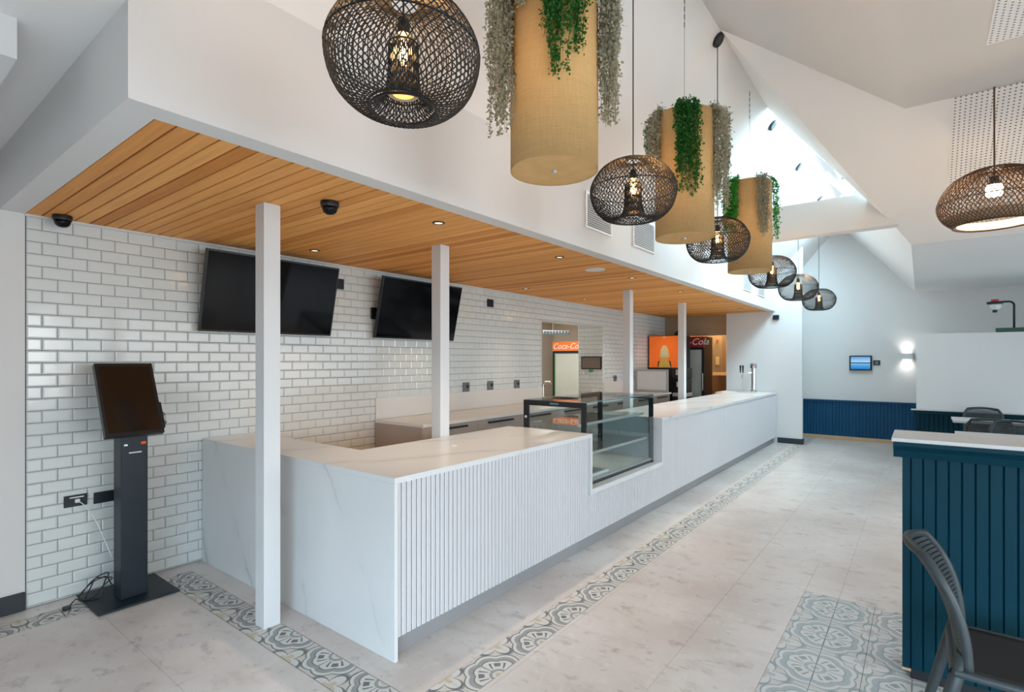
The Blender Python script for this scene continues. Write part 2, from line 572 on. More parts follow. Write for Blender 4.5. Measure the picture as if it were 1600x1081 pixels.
# ================================================================== THE SETTING
XB, YW, XE = 12.1, 4.428, -2.6        # far wall, tiled wall, front glazing
YS = -5.0                              # side windows
ZL, ZF = 2.818, 2.79                   # low ceilings
APEX = (4.355, 1.272, 4.195)
BK = (5.456, 0.104, 3.633)
AE = (7.11, 0.085, ZF)
YB, ZS = 2.182, 2.47                   # bulkhead face, soffit
ZC = 3.07

# --- floor: slab, stone tiles, printed tiles
floor = struct('floor', MB().box(XE, 13.6, YS, 7.3, -0.15, -0.004), 'floor_grout', 'pale stone tiled floor with printed border strips')
strips = [(1.455, XB, 1.653, 1.843), (1.455, 1.65, 1.843, 4.085), (-0.6, 1.65, 4.085, 4.275), (1.31, 4.04, -0.55, 0.62)]
def subtract(rects, h):
    out = []
    for (x0, x1, y0, y1) in rects:
        hx0, hx1, hy0, hy1 = max(x0, h[0]), min(x1, h[1]), max(y0, h[2]), min(y1, h[3])
        if hx0 >= hx1 or hy0 >= hy1:
            out.append((x0, x1, y0, y1))
            continue
        if y0 < hy0: out.append((x0, x1, y0, hy0))
        if hy1 < y1: out.append((x0, x1, hy1, y1))
        if x0 < hx0: out.append((x0, hx0, hy0, hy1))
        if hx1 < x1: out.append((hx1, x1, hy0, hy1))
    return out
g = 0.0007
nx0, ny0 = 4.63 - 1.2 * 5, 0.425 - 0.6 * 9
for i in range(0, 13):
    for j in range(0, 17):
        x0, y0 = nx0 + i * 1.2, ny0 + j * 0.6
        rs = [(max(x0, XE), min(x0 + 1.2, XB), max(y0, YS), min(y0 + 0.6, YW))]
        if rs[0][0] >= rs[0][1] or rs[0][2] >= rs[0][3]: continue
        for s in strips: rs = subtract(rs, s)
        rs = subtract(rs, (1.85, 10.94, 2.24, 9))
        for (a, b, c, d) in rs:
            if b - a < 0.004 or d - c < 0.004: continue
            MB().box(a + g, b - g, c + g, d - g, -0.012, 0.0).build('floor_tile', 'floor', floor)
# field beyond the built tiles is inside the counter: a plain screed
pt_me = {}
def printed(cx, cy, mat, cs=0.19):
    k = (mat, cs)
    if k not in pt_me:
        h = cs / 2 - 0.0012
        pt_me[k] = MB().box(-h, h, -h, h, -0.012, 0.0005).mesh('printed_tile', mat)
    inst(pt_me[k], 'printed_tile', (cx, cy, 0), floor)
n = int((XB - 1.455) / 0.19)
for i in range(n): printed(1.466 + 0.095 + i * 0.19, 1.748, 'pat_x')
for j in range(12): printed(1.5525, 1.843 + 0.095 + j * 0.187, 'pat_y', 0.187)
for i in range(11): printed(1.65 - 0.095 - i * 0.19, 4.18, 'pat_w')
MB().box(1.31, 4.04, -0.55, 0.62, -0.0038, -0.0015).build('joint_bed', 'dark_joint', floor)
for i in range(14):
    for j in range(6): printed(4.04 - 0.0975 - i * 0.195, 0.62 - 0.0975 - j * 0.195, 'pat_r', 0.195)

# --- tiled wall (side of the counter) with the pass-through
OX0, OX1, OZ0, OZ1 = 6.444, 8.371, 0.96, 2.15
wl = MB()
wl.box(0.759, OX0, YW + 0.008, 4.62, 0, 3.2)
wl.box(OX1, 11.35, YW + 0.008, 4.62, 0, 3.2)
wl.box(OX0, OX1, YW + 0.008, 4.62, 0, OZ0)
wl.box(OX0, OX1, YW + 0.008, 4.62, OZ1, 3.2)
wall_left = struct('wall_left', wl, 'grout', 'wall of white bevelled brick tiles behind the counter')
def tile_geo(mb, x0, x1, z0, z1, y, flip=None):
    g = 0.0016
    x0 += g; x1 -= g; z0 += g; z1 -= g
    b, d, e = min(0.0085, (x1 - x0) / 3), 0.0045, 0.005
    b2 = min(0.0085, (z1 - z0) / 3)
    o = [(x0, z0), (x1, z0), (x1, z1), (x0, z1)]
    i = [(x0 + b, z0 + b2), (x1 - b, z0 + b2), (x1 - b, z1 - b2), (x0 + b, z1 - b2)]
    vs = [(a, y + 0.008, c) for a, c in o] + [(a, y + 0.008 - e, c) for a, c in o] + [(a, y + 0.008 - e - d, c) for a, c in i]
    fs = []
    for k in range(4):
        j = (k + 1) % 4
        fs += [(k, j, j + 4, k + 4), (k + 4, j + 4, j + 8, k + 8)]
    fs.append((8, 9, 10, 11))
    if flip: vs = [flip(v) for v in vs]
    return mb.add(vs, fs)
TW_, TH_ = 0.154, 0.0765
tiles = []
row = 0
z1 = ZS - 0.012
while z1 > 0.01:
    z0 = max(z1 - TH_, 0.0)
    x = 0.765
    first = True
    while x < 11.3:
        w = TW_ / 2 if (first and row % 2 == 0) else TW_
        tiles.append((x, min(x + w, 11.34), z0, z1))
        x += w
        first = False
    z1 -= TH_
    row += 1
def keep(tl):
    x0, x1, z0, z1 = tl
    if x0 > 3.45 and z1 < 0.9: return False
    if x0 > 1.83 and x1 < 3.4 and z1 < 0.45: return False
    return True
tiles = [q for q in tiles if keep(q)]
near = sorted([q for q in tiles if not (q[0] > 1.82 and q[3] < 0.75)], key=lambda q: q[0])[:300]
near_set = set(near)
tile_me = {}
for (a, b, c, d) in near:
    k = (round(b - a, 4), round(d - c, 4))
    if k not in tile_me:
        tile_me[k] = tile_geo(MB(), -(b - a) / 2, (b - a) / 2, -(d - c) / 2, (d - c) / 2, 0).mesh('wall_tile', 'tile')
    inst(tile_me[k], 'wall_tile', ((a + b) / 2, YW, (c + d) / 2), wall_left)
rest = MB()
for q in tiles:
    if q in near_set: continue
    for (a, b, c, d) in subtract([q], (OX0, OX1, OZ0, OZ1)):
        if b - a > 0.012 and d - c > 0.012: tile_geo(rest, a, b, c, d, YW)
tag(rest.build('wall_tile_field', 'tile', wall_left), kind='stuff')
# reveal of the pass-through
rv = MB()
rv.box(OX0 - 0.0, OX0 + 0.012, YW, 4.64, OZ0, OZ1)
rv.box(OX0, OX1, YW, 4.64, OZ1 - 0.012, OZ1)
rv.box(OX0, OX1, YW, 4.64, OZ0, OZ0 + 0.012)
struct('trim_1', rv, 'paint', 'white reveal lining the servery opening')
# tiled return wall inside the opening
wr = MB().box(OX1 + 0.0, OX1 + 0.14, 4.62, 4.93, 0, 2.7)
wret = struct('wall_return', wr, 'grout', 'short tiled wall inside the servery opening')
rt = MB()
def fl(v): return (OX1 - 0.009 - YW + v[1], v[0], v[2])
zz = 2.66
r_ = 0
while zz > 0.9:
    y = YW + 0.003
    first = True
    while y < 4.93:
        w = TW_ / 2 if (first and r_ % 2) else TW_
        tile_geo(rt, y, min(y + w, 4.935), zz - TH_, zz, YW, fl)
        y += w
        first = False
    zz -= TH_
    r_ += 1
tag(rt.build('return_tile_field', 'tile', wret), kind='stuff')

# --- plain wall at the left end, skirting
struct('wall_left_plain', MB().box(XE, 0.759, YW - 0.006, 4.62, 0, 3.2), 'plaster', 'plain white wall left of the tiles')
struct('baseboard_left', MB().cbox(XE, 0.757, YW - 0.022, YW - 0.006, 0, 0.115, 0.003), 'skirting', 'black skirting at the foot of the plain wall')

# --- far wall with blue wainscot
struct('wall_far', MB().box(XB, XB + 0.15, YS, 2.32, 0, 4.5), 'plaster', 'white far wall above the blue panelling')
def wainscot(mb, x, y0, y1, z0, z1, pitch, depth=0.012):
    n = max(1, int(round((y1 - y0) / pitch)))
    p = (y1 - y0) / n
    for i in range(n):
        a = y0 + i * p
        b = a + p
        mb.prism([(x, a + 0.0025, z0), (x, a + 0.0055, z0), (x, b - 0.0055, z0), (x, b - 0.0025, z0)][0:1] + [(x - depth, a + 0.006, z0), (x - depth, b - 0.006, z0), (x, b - 0.0025, z0)], (0, 0, z1 - z0))
    return mb
wf = MB()
wf.box(XB - 0.006, XB, -1.6, 2.2, 0.07, 0.74)
wainscot(wf, XB - 0.006, -1.6, 2.2, 0.07, 0.74, 0.055)
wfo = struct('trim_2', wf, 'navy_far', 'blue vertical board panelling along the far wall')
MB().cbox(XB - 0.045, XB, -1.6, 2.2, 0.735, 0.77, 0.004).build('dado_cap', 'navy_far', wfo)
struct('baseboard_far', MB().cbox(XB - 0.03, XB, -1.6, 2.2, 0, 0.07, 0.003), 'brass', 'pale timber skirting under the blue panelling')

# --- low white wall in front of the far wall
lw = struct('wall_low', MB().box(10.65, 10.77, -3.2, 0.062, 0, 1.965), 'plaster', 'head-high white screen wall on the dining side')
l2 = MB()
l2.box(10.64, 10.65, -3.2, 0.075, 0.0, 0.735)
wainscot(l2, 10.64, -3.2, 0.075, 0.0, 0.735, 0.058)
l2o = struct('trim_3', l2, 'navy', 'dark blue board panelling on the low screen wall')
MB().cbox(10.59, 10.66, -3.2, 0.10, 0.70, 0.755, 0.006).build('dado_cap', 'navy', l2o)
MB().cbox(10.575, 10.67, -3.2, 0.13, 0.755, 0.772, 0.003).build('dado_shelf', 'table', l2o)

# --- wall panel closing the end of the counter
struct('wall_panel', MB().box(10.94, 11.06, 1.731, 3.064, 0, 4.0), 'plaster', 'white wall panel at the end of the counter')
struct('baseboard_panel', MB().cbox(10.922, 10.94, 1.72, 2.135, 0, 0.10, 0.003).cbox(10.922, 11.06, 1.715, 1.731, 0, 0.10, 0.003), 'skirting', 'charcoal skirting at the foot of the white wall panel')

# --- corridor behind the bar
cor = MB()
cor.box(13.2, 13.3, 2.1, 4.7, 0, 2.8)
cor.box(11.06, 13.3, 2.2, 2.3, 0, 2.8)
cor.box(11.35, 13.3, 4.42, 4.55, 0, 2.8)
struct('wall_corridor', cor, 'tan_wall', 'tan walls of the passage behind the bar')
struct('trim_4', MB().box(11.2, 11.3, 3.064, 4.43, 2.06, 2.47), 'tan_wall', 'tan lintel over the passage')

# --- kitchen behind the pass-through
kit = MB()
kit.box(11.0, 11.1, 4.62, 7.3, 0, 2.7)
kit.box(5.3, 5.4, 4.62, 7.3, 0, 2.7)
kit.box(5.3, 11.1, 7.2, 7.3, 0, 2.7)
kit.box(5.3, 11.1, 4.62, 7.3, 2.7, 2.8)
struct('wall_kitchen', kit, 'beige_wall', 'beige kitchen seen through the servery opening')

# --- soffit over the bar: timber planks in a white frame
soff = struct('ceiling', MB().box(0.759, 11.4, 2.297, YW + 0.01, 2.487, 2.52), 'dark_wood', 'timber plank ceiling over the bar')
PW = 0.0805
npl = int((11.3 - 0.759) / PW)
pm = MB()
pm.add([(-PW / 2 + 0.0045, 2.297, 0.017), (PW / 2 - 0.0045, 2.297, 0.017), (PW / 2 - 0.0045, YW, 0.017), (-PW / 2 + 0.0045, YW, 0.017),
        (-PW / 2 + 0.0045, 2.297, 0.003), (PW / 2 - 0.0045, 2.297, 0.003), (PW / 2 - 0.0045, YW, 0.003), (-PW / 2 + 0.0045, YW, 0.003),
        (-PW / 2 + 0.0065, 2.297, 0), (PW / 2 - 0.0065, 2.297, 0), (PW / 2 - 0.0065, YW, 0), (-PW / 2 + 0.0065, YW, 0)],
       [(0, 1, 2, 3), (0, 4, 5, 1), (1, 5, 6, 2), (2, 6, 7, 3), (3, 7, 4, 0), (4, 8, 9, 5), (5, 9, 10, 6), (6, 10, 11, 7), (7, 11, 8, 4), (8, 11, 10, 9)])
pm_me = pm.mesh('ceiling_plank', 'wood')
for i in range(npl): inst(pm_me, 'ceiling_plank', (0.759 + (i + 0.5) * PW, 0, ZS), soff)
bk = MB()
bk.box(0.642, 10.94, YB, 2.297, ZS, ZC)
bk.box(0.642, 0.759, 2.297, YW + 0.05, ZS, ZL + 0.3)
bk.box(0.759, 11.4, 2.297, 4.7, 3.1, 3.2)
bk.box(10.94, 13.4, YB, 4.7, 2.75, 3.2)
struct('ceiling_bulkhead', bk, 'plaster', 'white bulkhead around the timber soffit')
struct('trim_5', MB().box(0.759, 11.3, YW - 0.018, YW + 0.006, ZS - 0.014, ZS), 'paint', 'thin white cornice strip between tiles and planks')

# --- high ceiling: raked planes of the roof-light void
def plane_solid(pts, th=0.12):
    a, b, c = Vector(pts[0]), Vector(pts[1]), Vector(pts[2])
    nrm = (b - a).cross(c - a).normalized()
    if nrm.z < 0: nrm = -nrm
    return MB().prism(pts, nrm * th)
struct('ceiling_rake_bar', plane_solid([(0.5, YB, ZC), (XB, YB, ZC), (XB, 1.272, 4.195), (0.5, 1.272, 4.195)]), 'ceiling', 'raked white ceiling above the bulkhead')
p3 = [APEX, (6.03, 1.272, 4.195), (6.6, 0.45, 0), (7.6, 0.45, 0), (10.6, 0.93, 0), (10.6, 1.272, 4.195), (XB, 1.272, 4.195), (XB, 0.085, ZF), AE]
k3 = (4.195 - ZF) / (1.272 - 0.085)
p3 = [(x, y, ZF + (y - 0.085) * k3) for (x, y, z) in p3]
struct('ceiling_rake_roof_light', plane_solid(p3, 0.16), 'ceiling', 'raked white ceiling with the roof light opening')
struct('ceiling_rake_dining', plane_solid([(BK[0], YS, BK[2]), (AE[0], YS, ZF), AE, APEX, BK]), 'ceiling', 'raked white ceiling with perforated panel over the dining side')
# one sheet of plaster, flat over the dining side and bending softly up to the ridge
hc = MB()
rowsy = [(YS, BK[2], BK[0]), (-2.0, BK[2], BK[0]), (BK[1], BK[2], BK[0])]
for q in (0.35, 0.7, 1.0):
    rowsy.append((BK[1] + (APEX[1] - BK[1]) * q, BK[2] + (APEX[2] - BK[2]) * q, BK[0] + (APEX[0] - BK[0]) * q))
hv_ = [(0.5, y, z) for (y, z, x) in rowsy] + [(x, y, z) for (y, z, x) in rowsy]
nr_ = len(rowsy)
hc.add(hv_, [(i, i + 1, nr_ + i + 1, nr_ + i) for i in range(nr_ - 1)])
tag(hc.build('ceiling_high', 'ceiling', smooth=True), 'high white ceiling with perforated panel', kind='structure')
md = bpy.data.objects['ceiling_high'].modifiers.new('thickness', 'SOLIDIFY')
md.thickness = 0.1
md.offset = -1 if bpy.data.objects['ceiling_high'].data.polygons[0].normal.z < 0 else 1
struct('ceiling_flat', MB().box(AE[0], XB, YS, AE[1], ZF, ZF + 0.12), 'ceiling', 'low flat white ceiling at the far dining end')
lowc = MB()
lowc.box(XE, 0.642, YS, YW + 0.2, ZL, ZL + 0.1)
lowc.box(0.52, 0.642, YS, YB, ZL, 4.5)
struct('ceiling_low', lowc, 'ceiling', 'low white ceiling at the entrance end')
struct('trim_6', MB().box(XE, 0.431, 2.64, YW, 2.667, ZL), 'paint', 'white dropped box in the left corner of the ceiling')
struct('ceiling_beam', MB().prism([(6.68, 2.2, 2.94), (6.68, 0.09 + (2.94 - ZF) / k3 - 0.03, 2.94), (6.68, 0.085 + (3.31 - ZF) / k3 - 0.03, 3.31), (6.68, 2.02, 3.31)], (0.16, 0, 0)), 'plaster', 'white beam crossing the roof-light void')
# roof light glazing
rn = Vector((0, -k3, 1)).normalized()
def on3(x, y, o): 
    return tuple(Vector((x, y, ZF + (y - 0.085) * k3)) + rn * o)
w1 = tag(MB().prism([on3(5.9, 1.27, 0.17), on3(6.45, 0.4, 0.17), on3(10.8, 0.4, 0.17), on3(10.8, 1.27, 0.17)], rn * 0.012).build('window_1', 'glass'), 'glazed roof light in the raked ceiling', kind='structure')
fm = MB()
fm.tube([on3(6.55, 0.47, 0.15), on3(7.6, 0.47, 0.15), on3(10.6, 0.95, 0.15)], 0.022, 4)
fm.tube([on3(7.55, 0.46, 0.15), on3(7.55, 1.26, 0.15)], 0.022, 4)
fm.tube([on3(9.0, 0.7, 0.15), on3(9.0, 1.26, 0.15)], 0.022, 4)
fm.build('window_frame', 'paint', w1)

# --- perforated acoustic panels let into the ceilings
def perf_panel(name, c, ux, uy, sx, sy, label):
    ux, uy = Vector(ux).normalized(), Vector(uy).normalized()
    uz = ux.cross(uy)
    o = MB().box(-sx, sx, -sy, sy, -0.002, 0.002).build(name, 'perf')
    m = Matrix((ux, uy, uz)).transposed().to_4x4()
    m.translation = Vector(c)
    o.matrix_world = m
    tag(o, label, 'acoustic panel')
    return o
sl = (BK[2] - ZF) / (AE[0] - BK[0])
xm = (BK[0] + 6.75) / 2
ln = math.hypot(6.75 - BK[0], (6.75 - BK[0]) * sl) / 2
perf_panel('acoustic_panel', (xm, -1.0, BK[2] - (xm - BK[0]) * sl - 0.003), (1, 0, -sl), (0, 1, 0), ln, 0.80, 'perforated white acoustic panel behind the brown rattan pendant')
perf_panel('acoustic_panel', (4.67 - 1.0, -1.14, BK[2] - 0.003), (1, 0, 0), (0, 1, 0), 1.0, 0.80, 'perforated acoustic panel cut by the top right photo corner')

tag(MB().box(-40, 50, -40, 45, -0.4, -0.16).build('ground', simple('grey_paving', (0.22, 0.22, 0.21), 0.9)), 'paved ground outside the windows', kind='structure')
# --- walls behind the camera with glazing
wb = MB()
wb.box(XE - 0.15, XE, YS, 4.62, 2.6, 3.2).box(XE - 0.15, XE, YS, 4.62, 0, 0.2)
for a, b in ((YS, -4.0), (-1.65, -1.55), (0.8, 4.62)): wb.box(XE - 0.15, XE, a, b, 0.2, 2.2)
wb.box(XE - 0.15, XE, YS, 4.62, 2.2, 2.6)  # unseen wall; glazing kept low and narrow to dim the bulkhead end
struct('wall_back', wb, 'plaster', 'front wall of glazing')
tag(MB().box(XE - 0.08, XE - 0.07, -4.0, 0.8, 0.2, 2.2).build('window_2', 'glass'), 'front glazing', kind='structure')
wr2 = MB()
wr2.box(XE, XB + 0.15, YS - 0.15, YS, 2.55, 3.8).box(XE, XB + 0.15, YS - 0.15, YS, 0, 0.55)
for a, b in ((XE, -0.2), (2.9, 3.1), (6.4, 6.6), (10.6, XB + 0.15)): wr2.box(a, b, YS - 0.15, YS, 0.55, 2.55)
struct('wall_right', wr2, 'plaster', 'side wall of windows')
tag(MB().box(-0.2, 10.6, YS - 0.08, YS - 0.07, 0.55, 2.55).build('window_3', 'glass'), 'side windows', kind='structure')

# ================================================================== SERVICE COUNTER
XN, XM, ZT, ZN = 3.828, 5.339, 0.949, 0.492
XEND, YF = 1.786, 2.141
ctr = empty('service_counter', (XEND, YF, 0), 'long white service counter with vertical battens and a marble end panel', 'counter')
MB().cbox(XEND, XEND + 0.022, YF, YW - 0.012, 0, ZT - 0.0302, 0.0015).build('end_panel', 'stone', ctr)
tag(ctr.children[0], 'marble end panel with grey veins')
wt = MB()
wt.prism([(XEND, YF, ZT - 0.03), (XN, YF, ZT - 0.03), (XN, 2.996, ZT - 0.03), (2.206, 2.996, ZT - 0.03), (2.206, YW - 0.012, ZT - 0.03), (XEND, YW - 0.012, ZT - 0.03)], (0, 0, 0.03))
wt.build('worktop', 'stone', ctr)
wt2 = MB()
wt2.prism([(XM, YF, ZT - 0.03), (10.92, YF, ZT - 0.03), (10.92, 3.06, ZT - 0.03), (10.2, 3.06, ZT - 0.03), (10.2, 2.90, ZT - 0.03), (XM, 2.90, ZT - 0.03)], (0, 0, 0.03))
wt2.build('worktop', 'stone', ctr)
nf = MB()
nf.box(XN, XN + 0.028, YF, 2.90, ZN - 0.04, ZT)
nf.box(XN + 0.028, XM, YF, 2.90, ZN - 0.04, ZN)
nf.box(XM, XM + 0.028, YF, 2.90, ZN - 0.04, ZT - 0.0302)
nf.build('notch_frame', 'stone', ctr)
bb = MB()
bb.box(XEND + 0.022, XN, 2.17, 2.97, 0.115, ZT - 0.031)
bb.box(XN, XM, 2.17, 2.88, 0.115, ZN - 0.041)
bb.box(XM + 0.028, 10.92, 2.17, 2.88, 0.115, ZT - 0.031)
bb.box(XEND + 0.022, 2.18, 2.97, YW - 0.02, 0.0, ZT - 0.031)
bb.build('backing_board', 'batten_gap', ctr)
MB().box(XEND + 0.03, 10.92, 2.20, 2.215, 0, 0.115).build('kickboard', 'kick', ctr)
def batten_mesh(h):
    w = 0.0143
    return MB().add([(-w, 0.018, 0), (w, 0.018, 0), (w, 0.004, 0), (w - 0.004, 0, 0), (-w + 0.004, 0, 0), (-w, 0.004, 0)] + [(-w, 0.018, h), (w, 0.018, h), (w, 0.004, h), (w - 0.004, 0, h), (-w + 0.004, 0, h), (-w, 0.004, h)],
                    [(0, 1, 2, 3, 4, 5), (11, 10, 9, 8, 7, 6)] + [(i, (i + 1) % 6, (i + 1) % 6 + 6, i + 6) for i in range(6)]).mesh('batten', 'batten')
bt_hi, bt_lo = batten_mesh(ZT - 0.032 - 0.115), batten_mesh(ZN - 0.042 - 0.115)
nb = int((10.91 - (XEND + 0.024)) / 0.0352)
for i in range(nb):
    x = XEND + 0.04 + i * 0.0352
    lo = XN - 0.012 < x < XM + 0.04
    inst(bt_lo if lo else bt_hi, 'batten', (x, 2.152, 0.115), ctr)
ledl = MB().box(1.9, 3.8, 2.972, 2.978, 0.16, 0.18)
ledl.build('led_strip', emit('warm_led', (1.0, 0.5, 0.16), 2.0), ctr)
area('led_strip_light', (2.95, 3.02, 0.16), (0, 1, -0.05), 1.6, 0.04, 3.2, (1.0, 0.50, 0.17))
MB().lathe([(0.0, 0.0), (0.022, 0.0), (0.022, 0.004), (0.0, 0.004)], (2.72, 2.62, ZT), 20).build('cable_grommet', 'white_plastic', ctr)

# support posts
posts = [(1.544, 0.0, 'square white post standing free on the printed floor strip'),
         (2.962, 0.0, 'square white post behind the counter just left of the second television'),
         (6.396, 0.0, 'square white post right of the servery opening'),
         (8.388, 0.0, 'square white post beside the orange drink panel')]
for (x, z0, lab) in posts:
    o = MB().cbox(x, x + 0.1, 3.0, 3.1, z0, ZS, 0.003).build('support_post', 'paint', origin=(x + 0.05, 3.05, 0))
    tag(o, lab, 'post', 'posts under the timber soffit')

# ---------------------------------------------------------------- cake display case
dc = empty('display_case', (3.88, 2.25, ZN), 'glass cake display case with black frame set in the counter', 'display case')
cx0, cx1, cy0, cy1, cz1 = 3.875, 5.285, 2.215, 2.86, 1.203
for xx in (cx0, cx1 - 0.018):
    f = MB()
    f.box(xx, xx + 0.018, cy0, cy0 + 0.045, ZN + 0.001, cz1 - 0.008)
    f.box(xx, xx + 0.018, cy1 - 0.055, cy1, ZN + 0.001, cz1 - 0.008)
    f.box(xx, xx + 0.018, cy0 + 0.045, cy1 - 0.055, cz1 - 0.053, cz1 - 0.008)
    f.build('side_frame', 'black', dc)
f = MB().box(cx0 + 0.018, cx1 - 0.018, cy1 - 0.03, cy1, cz1 - 0.05, cz1 - 0.008)
f.box(cx0 + 0.018, cx1 - 0.018, cy0 + 0.01, cy1, ZN + 0.001, ZN + 0.03)
f.build('rear_rail', 'black', dc)
MB().box(cx0 - 0.002, cx1 + 0.002, cy0 - 0.004, cy1, cz1 - 0.008, cz1).build('glass_top', 'glass_case', dc)
MB().box(cx0 + 0.0, cx1, cy0 - 0.004, cy0 - 0.001, ZN + 0.02, cz1 - 0.008).build('glass_front', 'glass_case', dc)
for xx in (cx0 + 0.006, cx1 - 0.010):
    MB().box(xx, xx + 0.004, cy0 + 0.045, cy1 - 0.055, ZN + 0.03, cz1 - 0.053).build('glass_side', 'glass_case', dc)
ed = MB()
ed.box(cx0, cx1, cy0 - 0.006, cy0 - 0.004, cz1 - 0.008, cz1)
ed.build('glass_edge', 'glass_edge', dc)
for (zz, d0) in ((0.995, 0.10), (0.745, 0.06)):
    sh = MB().box(cx0 + 0.03, cx1 - 0.05, cy0 + d0, cy1 - 0.08, zz, zz + 0.006).build('glass_shelf', 'glass_case', dc)
    MB().box(cx0 + 0.03, cx1 - 0.05, cy0 + d0 - 0.012, cy0 + d0, zz - 0.010, zz + 0.012).build('shelf_rail', 'steel', sh)
MB().box(cx0 + 0.02, cx1 - 0.02, cy0 + 0.01, cy1 - 0.03, ZN + 0.03, ZN + 0.04).build('deck', 'steel', dc)
sp = MB().box(cx0 + 0.02, cx1 - 0.05, cy1 - 0.034, cy1 - 0.032, ZN + 0.04, 0.95)
sp.build('rear_panel', 'glass_case', dc)
MB().lathe([(0.0, -0.004), (0.011, -0.004), (0.011, 0.0), (0.0, 0.0)], (0, 0, 0), 14)
lk = MB()
lk.obox((cx0 - 0.003, cy1 - 0.028, 1.045), (0, 1, 0), (0, 0, 1), (1, 0, 0), 0.010, 0.010, 0.003)
lk.build('round_lock', 'white_plastic', dc)
MB().box(cx0 - 0.001, cx0, cy0 + 0.27, cy0 + 0.36, cz1 - 0.036, cz1 - 0.022).build('badge', 'glass_edge', dc)
tr = empty('cake_tray', (4.1, 2.3, ZN + 0.04), 'clear flat tray lying on the deck of the glass case', 'tray')
MB().cbox(4.02, 4.40, 2.27, 2.50, ZN + 0.041, ZN + 0.062, 0.005).build('tray', 'white_plastic', tr)
MB().cbox(4.04, 4.38, 2.29, 2.48, ZN + 0.0625, ZN + 0.070, 0.003).build('tray_liner', 'glass_case', tr)

# ---------------------------------------------------------------- back bar along the tiles
units = 8
U0, UW = 3.449, 0.775
ordn = ['first', 'second', 'third', 'fourth', 'fifth', 'sixth', 'seventh', 'eighth']
for k in range(units):
    a = U0 + k * UW
    cb = empty('base_cabinet', (a, 4.0, 0), 'taupe two-door base cabinet, %s from the left end of the back bar' % ordn[k], 'cabinet', 'base cabinets of the back bar')
    MB().box(a + 0.001, a + UW - 0.001, 3.745, YW - 0.004, 0.1, 0.915).box(a + 0.001, a + UW - 0.001, 3.80, 3.815, 0, 0.1).build('carcass', 'cabinet', cb)
    for s in (0, 1):
        dx = a + 0.0015 + s * UW / 2
        d = MB().cbox(dx, dx + UW / 2 - 0.003, 3.722, 3.743, 0.11, 0.912, 0.0015).build('door', 'cabinet', cb)
        hx0, hx1 = (a + UW / 2 - 0.215, a + UW / 2 - 0.004) if s == 0 else (a + UW / 2 + 0.004, a + UW / 2 + 0.215)
        MB().box(hx0, hx1, 3.698, 3.7215, 0.868, 0.886).build('handle', 'black', d)
ep = tag(MB().cbox(U0 - 0.02, U0 - 0.001, 3.72, YW - 0.012, 0, 0.916, 0.002).build('cabinet_end_panel', 'cabinet'), 'taupe end panel closing the left end of the back bar', 'panel')
bw = tag(MB().cbox(U0 - 0.022, U0 + units * UW + 0.03, 3.70, YW - 0.016, 0.9165, 0.947, 0.003).build('back_worktop', 'splash'), 'cream stone worktop along the tiled wall', 'worktop')
sp = MB().cbox(U0 - 0.01, OX0 - 0.002, YW - 0.016, YW - 0.0025, 0.948, 1.165, 0.002)
tag(sp.build('splashback', 'splash'), 'cream stone splashback left of the servery opening', 'splashback')
sp = MB().cbox(OX1 + 0.004, 10.0, YW - 0.016, YW - 0.0025, 0.948, 1.165, 0.002)
tag(sp.build('splashback', 'splash'), 'cream stone splashback right of the servery opening', 'splashback')
gp = empty('machine_screen', (9.62, 4.0, 0.947), 'grey upright panel standing at the far end of the back bar', 'panel')
MB().cbox(9.60, 9.645, 3.74, 4.38, 0.9475, 1.372, 0.004).build('panel', 'steel', gp)
MB().cbox(9.592, 9.60, 3.775, 4.345, 0.985, 1.335, 0.003).build('inset', 'white_plastic', gp)

# drink dispenser with orange front
dm = empty('drink_dispenser', (10.5, 4.06, 0), 'tall black drink dispenser with an orange front showing a frothy glass', 'dispenser')
MB().cbox(10.26, 10.76, 3.72, 4.40, 0, 2.04, 0.008).build('body', 'black', dm)
t_ = NT('orange_backlit_panel')
t_.base((0.82, 0.155, 0.018)); t_.set(Roughness=0.35)
t_.b.inputs['Emission Color'].default_value = (0.95, 0.17, 0.02, 1)
t_.b.inputs['Emission Strength'].default_value = 0.25
fp = MB().cbox(10.25, 10.2605, 3.735, 4.385, 1.40, 2.03, 0.003).build('front_panel', t_.m, dm)
def yz(pts, x, th): return MB().prism([(x, y, z) for (y, z) in pts], (-th, 0, 0))
gl = [(4.20, 1.40), (3.93, 1.40), (3.985, 1.52), (3.985, 1.60), (3.96, 1.62), (3.985, 1.76), (4.02, 1.82), (4.11, 1.82), (4.145, 1.76), (4.165, 1.62), (4.14, 1.60), (4.145, 1.52)]
yz(gl, 10.25, 0.002).build('printed_glass', 'gold_print', fp)
yz([(4.15, 1.60), (3.975, 1.60), (3.99, 1.77), (4.03, 1.84), (4.10, 1.84), (4.14, 1.77)], 10.2478, 0.002).build('printed_froth', 'cream_print', fp)
yz([(4.105, 1.66), (4.02, 1.66), (4.02, 1.70), (4.105, 1.70)], 10.2456, 0.001).build('printed_band', 'white_print', fp)
hv = MB()
for s in (-1, 1):
    hv.prism([(10.25, 4.065 + s * 0.10, 1.54), (10.25, 4.065 + s * 0.13, 1.52), (10.25, 4.065 + s * 0.145, 1.41), (10.25, 4.065 + s * 0.125, 1.41)], (-0.002, 0, 0))
hv.build('printed_handle', 'black', fp)
MB().cbox(10.245, 10.25, 4.04, 4.09, 1.985, 2.02, 0.001).build('top_mark', 'cream_print', fp)
MB().lathe([(0.0, 0), (0.09, 0), (0.10, 0.04), (0.05, 0.09), (0, 0.09)], (10.42, 3.82, 2.041), 16).build('top_cap', 'black', dm)

